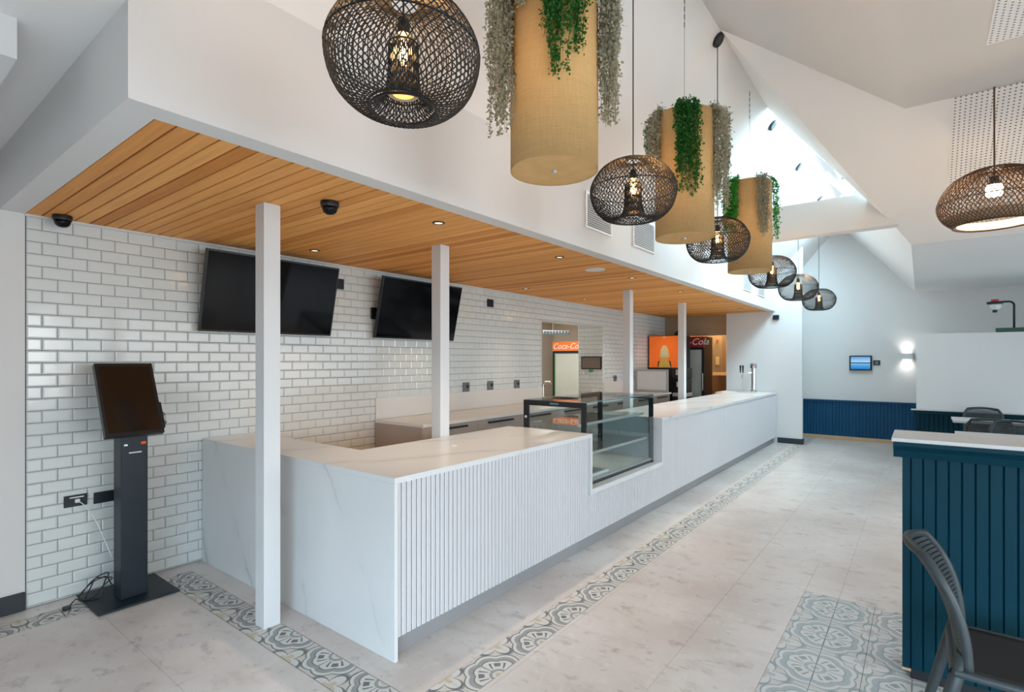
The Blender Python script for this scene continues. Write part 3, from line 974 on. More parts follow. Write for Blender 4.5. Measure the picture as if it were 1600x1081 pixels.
# coffee machine on a small stand past the end of the back bar
cm = empty('coffee_machine', (9.92, 3.62, 0), 'black coffee machine stacked on a dark stand beside the far post', 'coffee machine')
MB().cbox(9.76, 10.12, 3.46, 3.72, 0.0, 0.86, 0.006).build('stand', 'charcoal', cm)
MB().cbox(9.76, 10.12, 3.46, 3.72, 0.862, 0.93, 0.01).build('drip_tray', 'steel', cm)
MB().cbox(9.86, 10.12, 3.47, 3.71, 0.932, 1.20, 0.012).build('body', 'black', cm)
MB().cbox(9.74, 10.12, 3.46, 3.72, 1.205, 1.40, 0.02).build('brew_head', 'black', cm)
MB().cbox(9.735, 9.74, 3.54, 3.64, 1.27, 1.37, 0.002).build('display', 'steel', cm)
MB().cbox(9.82, 9.858, 3.50, 3.56, 0.96, 1.10, 0.004).cbox(9.82, 9.858, 3.60, 3.66, 1.04, 1.14, 0.004).build('dial_panel', 'chrome', cm)
MB().tube([(9.80, 3.59, 1.205), (9.80, 3.59, 1.15)], 0.028, 10).build('group_head', 'chrome', cm)

# ---------------------------------------------------------------- drink fridges
def fridge(loc, w, d, h, head, label, htext):
    r = empty('drink_fridge', loc, label, 'fridge')
    x, y, z = loc
    y0, y1 = y - w / 2, y + w / 2
    MB().cbox(x + 0.045, x + d, y0, y1, 0.02, h, 0.006).build('cabinet', 'black', r)
    hd = MB().cbox(x, x + 0.044, y0, y1, h - 0.215, h, 0.006).build('header', head, r)
    m = Matrix(((0, 0, -1, x - 0.001), (-1, 0, 0, y), (0, 1, 0, h - 0.11), (0, 0, 0, 1)))
    tx = text_part('header_lettering', htext, 0.185, 'white_print', hd, m, 0.35)
    dr = MB()
    dr.box(x + 0.01, x + 0.043, y0, y0 + 0.05, 0.10, h - 0.22).box(x + 0.01, x + 0.043, y1 - 0.05, y1, 0.10, h - 0.22)
    dr.box(x + 0.01, x + 0.043, y0 + 0.05, y1 - 0.05, 0.10, 0.16).box(x + 0.01, x + 0.043, y0 + 0.05, y1 - 0.05, h - 0.27, h - 0.22)
    dro = dr.build('door_frame', 'charcoal', r)
    MB().box(x + 0.02, x + 0.03, y0 + 0.05, y1 - 0.05, 0.16, h - 0.27).build('door_pane', 'fr_glass', dro)
    MB().tube([(x - 0.012, y0 + 0.025, h - 0.75), (x - 0.012, y0 + 0.025, h - 1.1)], 0.01, 8).build('handle', 'steel', dro)
    MB().box(x + 0.008, x + 0.012, y1 - 0.075, y1 - 0.055, 0.3, h - 0.3).build('edge_light', 'green', dro)
    return r
M['fr_glass'] = simple('misty_fridge_glass', (0.50, 0.55, 0.52), 0.12, var=0.12, scale=2.5)
M['orange_header'] = simple('orange_header_panel', (0.85, 0.22, 0.05), 0.35)
fridge((10.9, 3.80, 0), 0.62, 0.55, 2.03, 'red_header', 'drink fridge with a dark red header standing by the passage', 'Coca-Cola')
fridge((10.3, 6.36, 0), 0.82, 0.6, 1.97, 'orange_header', 'drink fridge with an orange header inside the kitchen behind the servery opening', 'Coca-Cola')

# passage: door and notices
dv = tag(MB().cbox(11.9, 11.945, 2.45, 3.32, 0.0, 2.05, 0.003).build('door_1', 'door_brown'), 'brown veneer door in the passage', kind='structure')
cbx = empty('notice_cabinet', (12.3, 3.52, 1.25), 'tan wall cupboard with a small red lamp in the passage', 'cupboard')
MB().cbox(12.0, 12.3, 3.45, 3.66, 1.28, 2.12, 0.004).build('body', 'tan_wall', cbx)
MB().cbox(11.992, 11.999, 3.51, 3.59, 1.44, 1.62, 0.001).build('notice', 'cream_print', cbx)
MB().lathe([(0, 0), (0.022, 0), (0.018, 0.03), (0, 0.035)], (11.99, 3.55, 2.0), 12).build('red_lamp', emit('red_indicator', (1, 0.12, 0.03), 3), cbx)
tag(MB().cbox(12.35, 12.9, 3.35, 3.95, 0.0, 1.2, 0.006).build('timber_cupboard', 'door_brown'), 'brown timber cupboard low in the passage', 'cupboard')

# kitchen bits seen through the servery
gr = empty('glass_rack', (8.42, 5.45, 2.02), 'hanging rack of pale blue glasses in the kitchen', 'rack')
ux = Vector((0.62, -0.55, 0)).normalized()
c0 = Vector((8.42, 5.45, 2.10))
MB().tube([c0 - ux * 0.26, c0 + ux * 0.26], 0.008, 6).tube([c0 - ux * 0.06, c0 - ux * 0.06 + Vector((0, 0, 0.6))], 0.007, 6).build('rail', 'steel', gr)
M['pale_blue'] = simple('pale_blue_glass', (0.35, 0.52, 0.62), 0.15, var=0.2, scale=20)
for k in range(9):
    p = c0 + ux * (-0.24 + k * 0.06)
    MB().lathe([(0.006, -0.008), (0.022, -0.02), (0.025, -0.06), (0.012, -0.075), (0, -0.075)], tuple(p), 10).build('glass_cup', 'pale_blue', gr)
tag(MB().cbox(10.13, 10.21, 7.13, 7.198, 1.27, 1.63, 0.01).build('wall_phone', 'black', origin=(10.17, 7.19, 1.4)), 'black handset on the kitchen wall', 'phone')
mo = empty('small_monitor', (8.37, 4.66, 1.385), 'small monitor on the tiled return inside the servery opening', 'monitor')
MB().cbox(8.335, 8.362, 4.452, 4.862, 1.385, 1.615, 0.006).build('bezel', 'black', mo)
MB().box(8.3335, 8.335, 4.475, 4.84, 1.405, 1.595).build('screen', simple('brown_grey_screen', (0.22, 0.18, 0.15), 0.2), mo)
MB().cbox(8.362, 8.374, 4.60, 4.72, 1.44, 1.56, 0.002).build('bracket', 'black', mo)
tag(MB().lathe([(0, -0.01), (0.045, -0.01), (0.05, 0.0), (0.045, 0.01), (0, 0.01)], (0, 0, 0), 16).build('green_sign', 'green', origin=(0, 0, 0)), 'small round green sign under the monitor', 'sign')
gs = bpy.data.objects['green_sign']
gs.rotation_euler = (0, R(90), 0); gs.location = (8.33, 4.655, 1.36); gs.scale = (0.6, 1.0, 1.0)
tap = empty('kitchen_tap', (6.62, 4.52, 0.972), 'small chrome tap at the sill of the servery opening', 'tap')
MB().tube([(6.62, 4.52, 0.972), (6.62, 4.52, 1.18), (6.65, 4.50, 1.22), (6.72, 4.46, 1.22), (6.74, 4.45, 1.19)], 0.012, 8).build('spout', 'chrome', tap)
MB().lathe([(0, 0), (0.025, 0), (0.02, 0.03), (0, 0.03)], (6.62, 4.52, 0.972), 12).build('base', 'chrome', tap)
MB().tube([(6.58, 4.52, 1.16), (6.66, 4.52, 1.16)], 0.01, 6).build('lever', 'black', tap)

# ---------------------------------------------------------------- televisions
def tv(x0, w, label):
    r = empty('television', (x0 + w / 2, YW, 1.778), label, 'television', 'televisions on the tiled wall')
    a, b = Vector((0, 4.358, 1.778)), Vector((0, 4.215, 2.392))
    up = (b - a).normalized()
    nr = Vector((0, -up.z, up.y))          # towards the room, slightly down
    L = (b - a).length
    c = a + up * L / 2 + Vector((x0 + w / 2, 0, 0))
    MB().obox(c - nr * 0.018, (1, 0, 0), up, nr, w / 2, L / 2, 0.016).build('bezel', 'black', r)
    MB().obox(c - nr * 0.001, (1, 0, 0), up, nr, w / 2 - 0.012, L / 2 - 0.014, 0.0015).build('screen', 'screen', r)
    MB().obox(c - nr * 0.05, (1, 0, 0), up, nr, w * 0.3, L * 0.3, 0.02).build('rear_housing', 'black', r)
    br = MB()
    for s in (-0.2, 0.2):
        br.box(x0 + w / 2 + s - 0.02, x0 + w / 2 + s + 0.02, 4.31, 4.42, 2.04, 2.08)
        br.box(x0 + w / 2 + s - 0.02, x0 + w / 2 + s + 0.02, 4.405, 4.42, 1.9, 2.3)
    br.build('wall_bracket', 'black', r)
    return r
tv(1.741, 1.136, 'black tilted television on the tiles, the nearer and left one')
tv(3.383, 1.136, 'black tilted television on the tiles, the farther one beside the second post')

def plate(x, z, w, h, mat, label, dot=True, y=YW - 0.006, cat='outlet', group=None):
    r = empty('wall_outlet', (x, y, z), label, cat, group)
    MB().cbox(x - w / 2, x + w / 2, y - 0.010, y + 0.0, z - h / 2, z + h / 2, 0.002).build('plate', mat, r)
    if dot:
        MB().cbox(x + w * 0.02, x + w * 0.28, y - 0.022, y - 0.0102, z - h * 0.1, z + h * 0.22, 0.003).build('socket', 'black', r)
    return r
p1 = plate(1.008, 0.629, 0.122, 0.075, 'charcoal', 'black double outlet with a white plug in it, left of the kiosk', False)
MB().cbox(0.975, 1.05, YW - 0.0195, YW - 0.0165, 0.648, 0.656, 0.001).build('label_strip', 'white_plastic', p1)
plate(1.165, 0.623, 0.122, 0.075, 'charcoal', 'black blank double outlet half hidden by the kiosk column', False)
plate(4.80, 1.222, 0.115, 0.115, 'plug_grey', 'grey square outlet above the splashback, leftmost of the three', True)
plate(5.263, 1.224, 0.115, 0.115, 'plug_grey', 'grey square outlet above the splashback, middle of the three', True)
plate(5.832, 1.221, 0.115, 0.115, 'plug_grey', 'grey square outlet nearest the servery opening, rightmost of the three', True)
plate(8.80, 1.217, 0.10, 0.11, 'plug_grey', 'grey outlet on the tiles right of the servery opening', True)
plate(5.262, 2.29, 0.12, 0.10, 'charcoal', 'dark square plate high on the tiles right of the second television', False)
plate(3.01, 2.285, 0.10, 0.10, 'charcoal', 'dark plate peeping out right of the first television', False)
plate(3.43, 2.03, 0.10, 0.12, 'black', 'black outlet peeping out left of the second television', True)

# ---------------------------------------------------------------- self-order kiosk
kk = empty('order_kiosk', (1.23, 4.17, 0), 'dark grey self-order kiosk with a tilted portrait screen', 'kiosk')
MB().cbox(1.005, 1.455, 3.94, 4.40, 0.004, 0.016, 0.004).build('base_plate', 'charcoal', kk)
MB().cbox(1.155, 1.305, 4.055, 4.20, 0.016, 1.13, 0.006).build('column', 'charcoal', kk)
a, b = Vector((1.205, 3.945, 1.085)), Vector((1.205, 4.175, 1.535))
up = (b - a).normalized()
nr = Vector((0, -up.z, up.y))
c = (a + b) / 2
L = (b - a).length
sc = MB().obox(c - nr * 0.022, (1, 0, 0), up, nr, 0.160, L / 2, 0.021).build('screen_housing', 'black', kk)
kscr = simple('brown_black_touch_screen', (0.012, 0.008, 0.006), 0.12)
MB().obox(c - nr * 0.0, (1, 0, 0), up, nr, 0.142, L / 2 - 0.022, 0.0012).build('screen', kscr, sc)
e = c + Vector((0.1615, 0, 0))
MB().obox(e + up * (-0.02) - nr * 0.012, (1, 0, 0), up, nr, 0.0035, 0.035, 0.006).build('white_clip', 'white_plastic', sc)
MB().obox(e + up * (-0.13) - nr * 0.012, (1, 0, 0), up, nr, 0.008, 0.09, 0.014).build('card_slot', 'black', sc)
MB().tube([e + up * (-0.115) + Vector((0.008, 0, 0)), e + up * (-0.125) + Vector((0.016, -0.01, 0)), e + up * (-0.14) + Vector((0.008, 0, 0))], 0.003, 6).tube([e + up * (-0.175) + Vector((0.008, 0, 0)), e + up * (-0.185) + Vector((0.016, -0.01, 0)), e + up * (-0.2) + Vector((0.008, 0, 0))], 0.003, 6).build('wire_clip', 'black', sc)
MB().box(1.17, 1.29, 4.1, 4.19, 1.13, 1.25).build('neck', 'charcoal', kk)
MB().cbox(1.265, 1.292, 4.0515, 4.0548, 1.005, 1.022, 0.001).build('sticker', emit('red_sticker_glow', (0.9, 0.09, 0.02), 0.7), kk)  # sticker is no lamp, its glow is put into the colour
MB().cbox(1.197, 1.268, 4.0505, 4.0548, 0.952, 0.960, 0.001).build('receipt_slot', 'white_plastic', kk)
MB().obox((1.18, 4.053, 1.008), (1, 0, 0), (0, 0, 1), (0, 1, 0), 0.010, 0.006, 0.002).build('key_lock', 'chrome', kk)
cab = MB()
pts = []
for i in range(70):
    tt = i / 69
    an = tt * 5.2 * PI
    rr = 0.06 + 0.02 * math.sin(an * 0.7)
    pts.append((1.075 + rr * 1.15 * math.cos(an) + 0.01 * math.sin(3.1 * an), 4.26 + 0.03 * math.sin(an) + 0.02 * math.cos(0.6 * an), 0.075 + 0.055 * math.sin(an + 0.8) + 0.012 * math.sin(2.3 * an)))
pts = [(1.154, 4.18, 0.06)] + pts + [(0.98, 4.30, 0.02), (0.95, 4.27, 0.007), (0.925, 4.22, 0.007)]
cab.tube(pts, 0.004, 6)
cable = empty('power_cable', (1.07, 4.26, 0), 'black power cable coiled beside the kiosk column', 'cable')
cab.build('cord', 'black', cable, smooth=True)
MB().cbox(0.895, 0.935, 4.19, 4.225, 0.001, 0.025, 0.006).build('plug', 'black', cable)
wc = empty('network_cable', (1.02, 4.40, 0.6), 'thin white cable hanging from the outlet to the kiosk', 'cable')
MB().tube([(1.012, 4.395, 0.63), (1.03, 4.37, 0.615), (1.06, 4.34, 0.57), (1.095, 4.30, 0.48), (1.125, 4.25, 0.36), (1.15, 4.19, 0.25)], 0.003, 6).build('cord', 'white_plastic', wc, smooth=True)
MB().cbox(1.000, 1.026, 4.388, 4.4115, 0.618, 0.642, 0.004).build('plug', 'white_plastic', wc)

# ---------------------------------------------------------------- soffit fittings
def dome(x, y, label):
    r = empty('dome_camera', (x, y, ZS), label, 'security camera', 'black dome cameras')
    MB().lathe([(0, 0), (0.05, 0), (0.052, -0.02), (0.047, -0.032), (0, -0.032)], (x, y, ZS - 0.0005), 24).build('base', 'black', r, smooth=False)
    MB().lathe([(0.044, 0), (0.043, -0.012), (0.036, -0.028), (0.022, -0.039), (0, -0.043)], (x, y, ZS - 0.033), 24).build('dome', 'screen', r, smooth=True)
dome(0.915, 4.30, 'black dome camera in the corner over the kiosk')
dome(1.777, 2.70, 'black dome camera on the planks near the first post')
k = 0
for (yy, nm) in ((2.54, 'front'), (4.0, 'back')):
    for i in range(6):
        x = 2.49 + i * 1.49
        r = empty('downlight', (x, yy, ZS), 'recessed downlight, %s from the left in the %s row of the plank ceiling' % (ordn[i], nm), 'downlight', 'downlights in the timber soffit')
        MB().lathe([(0.042, 0), (0.042, -0.004), (0.028, -0.005), (0.028, 0)], (x, yy, ZS - 0.0005), 24).build('bezel', 'black', r)
        MB().lathe([(0, 0), (0.028, 0), (0.028, -0.002), (0, -0.002)], (x, yy, ZS - 0.001), 20).build('lens', 'downlight', r)
        l = bpy.data.lights.new('downlight_beam', 'SPOT')
        l.energy = 42 if nm == 'front' else 14
        l.color = (1.0, 0.80, 0.60)
        l.spot_size = R(78)
        l.spot_blend = 0.8
        l.shadow_soft_size = 0.03
        o = bpy.data.objects.new('downlight_beam', l)
        o.location = (x, yy, ZS - 0.012)
        COL.objects.link(o)
sp = empty('ceiling_speaker', (4.754, 2.61, ZS), 'round white ceiling speaker in the timber planks', 'speaker')
MB().lathe([(0.085, 0), (0.10, 0), (0.10, -0.006), (0.085, -0.008)], (4.754, 2.61, ZS - 0.0005), 28, True).build('rim', 'white_plastic', sp)
MB().lathe([(0, 0), (0.085, 0), (0.084, -0.006), (0, -0.009)], (4.754, 2.61, ZS - 0.0005), 28).build('grille', 'white_plastic', sp)

# bulkhead vents
for (a, b, lab) in ((3.80, 4.26, 'white louvred vent in the bulkhead behind the second rattan pendant'), (4.70, 5.21, 'white louvred vent in the bulkhead behind the middle planter'),
                    (8.66, 9.14, 'far white vent in the bulkhead, left of the last pair'), (9.56, 10.07, 'far white vent in the bulkhead, right of the last pair')):
    r = empty('air_vent', (a, YB, 2.65), lab, 'vent', 'bulkhead vents')
    fr_ = MB()
    z0, z1 = 2.645, 2.945
    fr_.box(a, b, YB - 0.014, YB - 0.0005, z0, z0 + 0.018).box(a, b, YB - 0.014, YB - 0.0005, z1 - 0.018, z1)
    fr_.box(a, a + 0.018, YB - 0.014, YB - 0.0005, z0 + 0.018, z1 - 0.018).box(b - 0.018, b, YB - 0.014, YB - 0.0005, z0 + 0.018, z1 - 0.018)
    fr_.build('frame', 'white_plastic', r)
    MB().box(a + 0.018, b - 0.018, YB - 0.002, YB - 0.0005, z0 + 0.018, z1 - 0.018).build('duct', 'plug_grey', r)
    me = MB().add([(a + 0.018 - a, 0, 0), (b - 0.018 - a, 0, 0), (b - 0.018 - a, -0.011, -0.016), (a + 0.018 - a, -0.011, -0.016), (0.018, 0, 0.002), (b - a - 0.018, 0, 0.002), (b - a - 0.018, -0.011, -0.014), (0.018, -0.011, -0.014)],
                  [(0, 1, 2, 3), (7, 6, 5, 4), (0, 4, 5, 1), (1, 5, 6, 2), (2, 6, 7, 3), (3, 7, 4, 0)]).mesh('blade', 'white_plastic')
    for i in range(14): inst(me, 'blade', (a, YB - 0.0022, z0 + 0.042 + i * 0.0185), r)

# ---------------------------------------------------------------- woven pendants
YL = 1.307
ZROSE = ZC + (4.195 - ZC) / (YB - 1.272) * (YB - YL)
def spline(prof, n):
    pts = []
    m = len(prof) - 1
    for i in range(n + 1):
        t = i / n * m
        k = min(int(t), m - 1)
        u = t - k
        P = [prof[max(k - 1, 0)], prof[k], prof[k + 1], prof[min(k + 2, m)]]
        q = []
        for d in (0, 1):
            a, b, c, e = (P[j][d] for j in range(4))
            q.append(0.5 * (2 * b + (c - a) * u + (2 * a - 5 * b + 4 * c - e) * u * u + (3 * b - a - 3 * c + e) * u ** 3))
        pts.append(tuple(q))
    return pts
def weave(prof, n, twist, rad, rings, jitter=0.0, sides=3):
    mb = MB()
    rnd = random.Random(3)
    for s in (-1, 1):
        for k in range(n):
            ph = 2 * PI * (k + (0.25 if s > 0 else 0)) / n
            path = []
            for i, (r, z) in enumerate(prof):
                a = ph + s * twist * i / (len(prof) - 1) + rnd.uniform(-jitter, jitter)
                path.append((r * math.cos(a), r * math.sin(a), z))
            mb.tube(path, rad, sides, False)
    for (i, rr) in rings:
        r, z = prof[i]
        mb.tube([(r * math.cos(2 * PI * q / 40), r * math.sin(2 * PI * q / 40), z) for q in range(41)], rr, 4, False)
    return mb
outer = spline([(0.045, 0.165), (0.11, 0.160), (0.185, 0.115), (0.236, 0.035), (0.241, -0.03), (0.215, -0.105), (0.160, -0.158), (0.105, -0.172)], 22)
inner = spline([(0.105, -0.172), (0.075, -0.155), (0.054, -0.11), (0.048, -0.05), (0.046, 0.03)], 10)
me_shade = weave(outer, 62, 1.7, 0.0023, [(0, 0.005), (11, 0.003), (22, 0.004)], 0.012).mesh('woven_shade', 'rattan_black', fix=False)
cage = weave(inner, 44, 0.5, 0.002, [(0, 0.004), (4, 0.003), (10, 0.004)], 0.01)
me_cage = cage.mesh('inner_cage', 'rattan_black', fix=False)
me_bulb = MB().lathe([(0, 0.075), (0.018, 0.07), (0.03, 0.045), (0.031, 0.015), (0.022, -0.015), (0.014, -0.04), (0, -0.04)], n=16).mesh('bulb', 'amber_bulb', True)
me_fil = MB().lathe([(0, 0.04), (0.013, 0.03), (0.015, 0.0), (0.012, -0.02), (0, -0.02)], n=10).mesh('filament', 'filament', True)
me_hold = MB().lathe([(0, 0.115), (0.016, 0.115), (0.02, 0.09), (0.02, 0.065), (0, 0.065)], n=14).mesh('lamp_holder', 'rattan_black')
me_ring = MB().lathe([(0.034, -0.02), (0.05, -0.02), (0.05, 0.0), (0.034, 0.0)], n=20, close=True).mesh('base_ring', 'lining')
k0 = (4.195 - ZC) / (YB - 1.272)
n0 = Vector((0, -k0, -1)).normalized()
mr = MB().lathe([(0, 0), (0.055, 0), (0.055, 0.02), (0.045, 0.026), (0, 0.026)], n=24)
qz = n0.to_track_quat('Z', 'Y').to_matrix()
mr.v = [tuple(qz @ Vector(v)) for v in mr.v]
me_rose = mr.mesh('ceiling_rose', 'black')
def pendant(x, z, label, tilt=0.0, en=18):
    r = empty('rattan_pendant', (x, YL, z), label, 'pendant lamp', 'black rattan pendants over the counter')
    inst(me_shade, 'woven_shade', (x, YL, z), r, (tilt, tilt * 0.6, x * 1.3))
    inst(me_cage, 'inner_cage', (x, YL, z), r)
    inst(me_bulb, 'bulb', (x, YL, z), r)
    inst(me_fil, 'filament', (x, YL, z), r)
    inst(me_hold, 'lamp_holder', (x, YL, z), r)
    inst(me_ring, 'base_ring', (x, YL, z - 0.105), r)
    MB().tube([(x, YL, z + 0.11), (x, YL, ZROSE - 0.02)], 0.0035, 6).build('cord', 'black', r)
    inst(me_rose, 'ceiling_rose', (x, YL, ZROSE - 0.001), r)
    l = bpy.data.lights.new('pendant_glow', 'POINT')
    l.energy = en
    l.color = (1.0, 0.66, 0.36)
    l.shadow_soft_size = 0.03
    o = bpy.data.objects.new('pendant_glow', l)
    o.location = (x, YL, z + 0.02)
    COL.objects.link(o)
plabs = ['black woven rattan pendant, the nearest and largest at the top', 'black woven rattan pendant between the first and middle planters', 'black woven rattan pendant between the middle and last planters',
         'black woven rattan pendant partly behind the last planter', 'black woven rattan pendant, second from the far end', 'black woven rattan pendant, the farthest and smallest']
for x, lab in zip((1.126, 2.828, 4.418, 6.395, 7.977, 9.80), plabs): pendant(x, 2.53, lab, 0.05 if x < 2 else 0.0)

# brown pendant on the dining side
bx, by, bz = 5.43, -0.44, 2.79
r = empty('brown_pendant', (bx, by, bz), 'wide brown rattan dome pendant on the dining side', 'pendant lamp')
prof = spline([(0.05, 0.225), (0.16, 0.20), (0.27, 0.13), (0.335, 0.02), (0.345, -0.06), (0.31, -0.14), (0.245, -0.20)], 20)
sh = weave(prof, 70, 1.1, 0.0032, [(0, 0.006), (6, 0.004), (12, 0.004), (20, 0.008)], 0.012).build('woven_shade', 'rattan_brown', r, world=False, fix=False)
MB().lathe([(0.236, -0.198), (0.242, -0.198), (0.242, -0.165), (0.236, -0.165)], n=36, close=True).build('rim_lining', 'lining', r, world=False)
MB().lathe([(0.222, -0.196), (0.23, -0.196), (0.29, -0.125), (0.282, -0.125)], n=36, close=True).build('lower_lining', 'lining', r, world=False)
MB().lathe([(0, 0.095), (0.045, 0.095), (0.05, 0.085), (0.05, 0.025), (0.045, 0.015), (0, 0.015)], n=18).build('bulb', 'bulb_white', r, world=False)
MB().lathe([(0, 0.16), (0.03, 0.16), (0.03, 0.096), (0, 0.096)], n=14).build('lamp_holder', 'black', r, world=False)
MB().tube([(bx, by, bz + 0.15), (bx - 0.004, by, bz + 0.4), (bx + 0.004, by, bz + 0.65), (bx, by, BK[2] - 0.002)], 0.006, 6).build('cord', 'rattan_brown', r)
l = bpy.data.lights.new('brown_pendant_glow', 'POINT'); l.energy = 20; l.color = (1.0, 0.74, 0.48); l.shadow_soft_size = 0.05
o = bpy.data.objects.new('brown_pendant_glow', l); o.location = (bx, by, bz - 0.02); COL.objects.link(o)

# ---------------------------------------------------------------- hanging drum planters with trailing plants
PR, PZ0, PZ1 = 0.196, 2.405, 3.25
me_drum = MB().lathe([(PR - 0.006, PZ0 + 0.012 - PZ0), (PR, 0.0), (PR, PZ1 - PZ0), (PR - 0.012, PZ1 - PZ0), (PR - 0.012, 0.03), ], n=48, close=True).mesh('drum', 'hessian', True)
for p in me_drum.polygons: p.use_smooth = True
me_base = MB().lathe([(0, 0.004), (PR - 0.004, 0.004), (PR - 0.004, 0.012), (0, 0.012)], n=48).mesh('base_disc', 'hessian')
me_soil = MB().lathe([(0, PZ1 - PZ0 - 0.06), (PR - 0.014, PZ1 - PZ0 - 0.06), (PR - 0.014, PZ1 - PZ0 - 0.05), (0, PZ1 - PZ0 - 0.04)], n=32).mesh('planting_bed', 'soil')
me_eye = MB().lathe([(0, -0.008), (0.010, -0.006), (0.012, 0.0035), (0, 0.0035)], n=12).mesh('fixing_eye', 'steel')
def planter(x, label):
    r = empty('drum_planter', (x, YL, PZ0), label, 'planter', 'hessian drum planters over the counter')
    for me, nm in ((me_drum, 'drum'), (me_base, 'base_disc'), (me_soil, 'planting_bed'), (me_eye, 'fixing_eye')):
        inst(me, nm, (x, YL, PZ0), r)
    hw = MB()
    hw.tube([(x - PR + 0.01, YL, PZ1 - 0.035), (x + PR - 0.01, YL, PZ1 - 0.035)], 0.004, 5)
    hw.tube([(x, YL, PZ1 - 0.035), (x, YL, ZROSE)], 0.0016, 5)
    hw.build('suspension_wire', 'cord_steel', r)
    ch = MB()
    for q in range(5):
        ch.tube([(x, YL, ZROSE - 0.02 - q * 0.055), (x, YL, ZROSE - 0.055 - q * 0.055)], 0.004, 5)
    ch.build('chain', 'plug_grey', r)
def trail(x, psi, spread, count, lmin, lmax, leaf, mat, label, out=0.04, seed=1, dens=210, cat='hanging plant'):
    rnd = random.Random(seed)
    d = Vector((x, YL, 0)).normalized()
    rt = Vector((d.y, -d.x, 0))
    mb = MB()
    def one_leaf(p, sz):
        ax = Vector((rnd.gauss(0, 1), rnd.gauss(0, 1), rnd.gauss(-0.3, 0.8))).normalized()
        b = ax.orthogonal().normalized()
        b = Matrix.Rotation(rnd.uniform(0, 2 * PI), 3, ax) @ b
        c = ax.cross(b)
        n = len(mb.v)
        mb.v += [tuple(p), tuple(p + ax * sz * 0.5 + b * sz * 0.42 + c * sz * 0.12), tuple(p + ax * sz), tuple(p + ax * sz * 0.5 - b * sz * 0.42 + c * sz * 0.12)]
        mb.f += [(n, n + 1, n + 2), (n, n + 2, n + 3)]
    st = MB()
    for s in range(count):
        a = R(psi + rnd.uniform(-spread, spread))
        e = -d * math.cos(a) + rt * math.sin(a)
        tn = Vector((-e.y, e.x, 0))
        L = rnd.uniform(lmin, lmax)
        r0, o1 = PR - rnd.uniform(0.02, 0.07), PR + rnd.uniform(0.008, 0.012 + out)
        hump = rnd.uniform(0.01, 0.05)
        pts = [e * r0 + Vector((0, 0, PZ1 - 0.05)), e * (PR - 0.012) + Vector((0, 0, PZ1 + hump)), e * o1 + Vector((0, 0, PZ1 - 0.01))]
        ns = max(3, int(L / 0.05))
        sw, ph = rnd.uniform(-0.02, 0.02), rnd.uniform(0, 6)
        for i in range(1, ns + 1):
            t = i / ns
            pts.append(e * (o1 + 0.006 * math.sin(ph + 5 * t)) + tn * (sw * t + 0.010 * math.sin(ph + 7 * t)) + Vector((0, 0, PZ1 - 0.01 - L * t)))
        base = Vector((x, YL, 0))
        pts = [p + base for p in pts]
        st.tube(pts, 0.0012, 3, False)
        nl = int((L + 0.08) * dens)
        for q in range(nl):
            t = rnd.random() ** 0.92 * (len(pts) - 1)
            i = min(int(t), len(pts) - 2)
            p = pts[i].lerp(pts[i + 1], t - i)
            taper = 1.0 - 0.55 * (t / (len(pts) - 1))
            p = p + Vector((rnd.gauss(0, 1), rnd.gauss(0, 1), rnd.gauss(0, 1))) * 0.0125 * taper
            rr = Vector((p.x - x, p.y - YL, 0))
            if p.z < PZ1 - 0.005 and rr.length < PR + 0.004: p += rr.normalized() * (PR + 0.004 - rr.length)
            one_leaf(p, leaf * rnd.uniform(0.6, 1.15))
    a = R(psi)
    e = -d * math.cos(a) + rt * math.sin(a)
    r = empty('trailing_plant', (x + e.x * (PR - 0.04), YL + e.y * (PR - 0.04), PZ1 - 0.05), label, cat, 'trailing plants in the drum planters')
    tag(mb.build('foliage', mat, r, fix=False), kind='stuff')
    tag(st.build('stems', mat, r, fix=False), kind='stuff')
xs = (2.002, 3.66, 5.433)
for x, lab in zip(xs, ('tan hessian drum planter, the nearest and largest', 'tan hessian drum planter, the middle one', 'tan hessian drum planter, the farthest')): planter(x, lab)
trail(xs[0], -76, 20, 44, 0.30, 0.68, 0.017, 'leaf_silver', 'silver trailing plant down the left side of the nearest planter', 0.085, 11)
trail(xs[0], -42, 10, 12, 0.08, 0.20, 0.017, 'leaf_silver', 'short silver trailing plant left of centre on the nearest planter', 0.03, 12)
trail(xs[0], 2, 11, 22, 0.22, 0.53, 0.016, 'leaf_green', 'dark green trailing plant down the middle of the nearest planter', 0.025, 13, 190)
trail(xs[0], 29, 10, 15, 0.15, 0.42, 0.016, 'leaf_green', 'dark green trailing plant right of centre on the nearest planter', 0.025, 14, 190)
trail(xs[0], 84, 14, 34, 0.30, 0.68, 0.017, 'leaf_silver', 'silver trailing plant down the right side of the nearest planter', 0.075, 15)
trail(xs[1], -64, 17, 30, 0.20, 0.42, 0.017, 'leaf_silver', 'silver trailing plant on the left of the middle planter', 0.045, 21)
trail(xs[1], -98, 12, 12, 0.15, 0.30, 0.017, 'leaf_green', 'green trailing plant at the far left edge of the middle planter', 0.06, 22)
trail(xs[1], 4, 19, 36, 0.25, 0.60, 0.019, 'leaf_green', 'thick green trailing plant down the middle of the middle planter', 0.03, 23, 170)
trail(xs[1], 80, 16, 30, 0.30, 0.72, 0.017, 'leaf_silver', 'silver trailing plant on the right of the middle planter', 0.08, 24)
trail(xs[2], -52, 24, 42, 0.22, 0.50, 0.022, 'leaf_bright', 'bright green trailing plant on the left of the farthest planter', 0.04, 31, 130)
trail(xs[2], 34, 16, 26, 0.28, 0.56, 0.019, 'leaf_silver', 'silver trailing plant on the front of the farthest planter', 0.03, 32, 120)
trail(xs[2], 88, 10, 10, 0.25, 0.55, 0.022, 'leaf_bright', 'bright green trailing plant on the right edge of the farthest planter', 0.05, 33, 110)

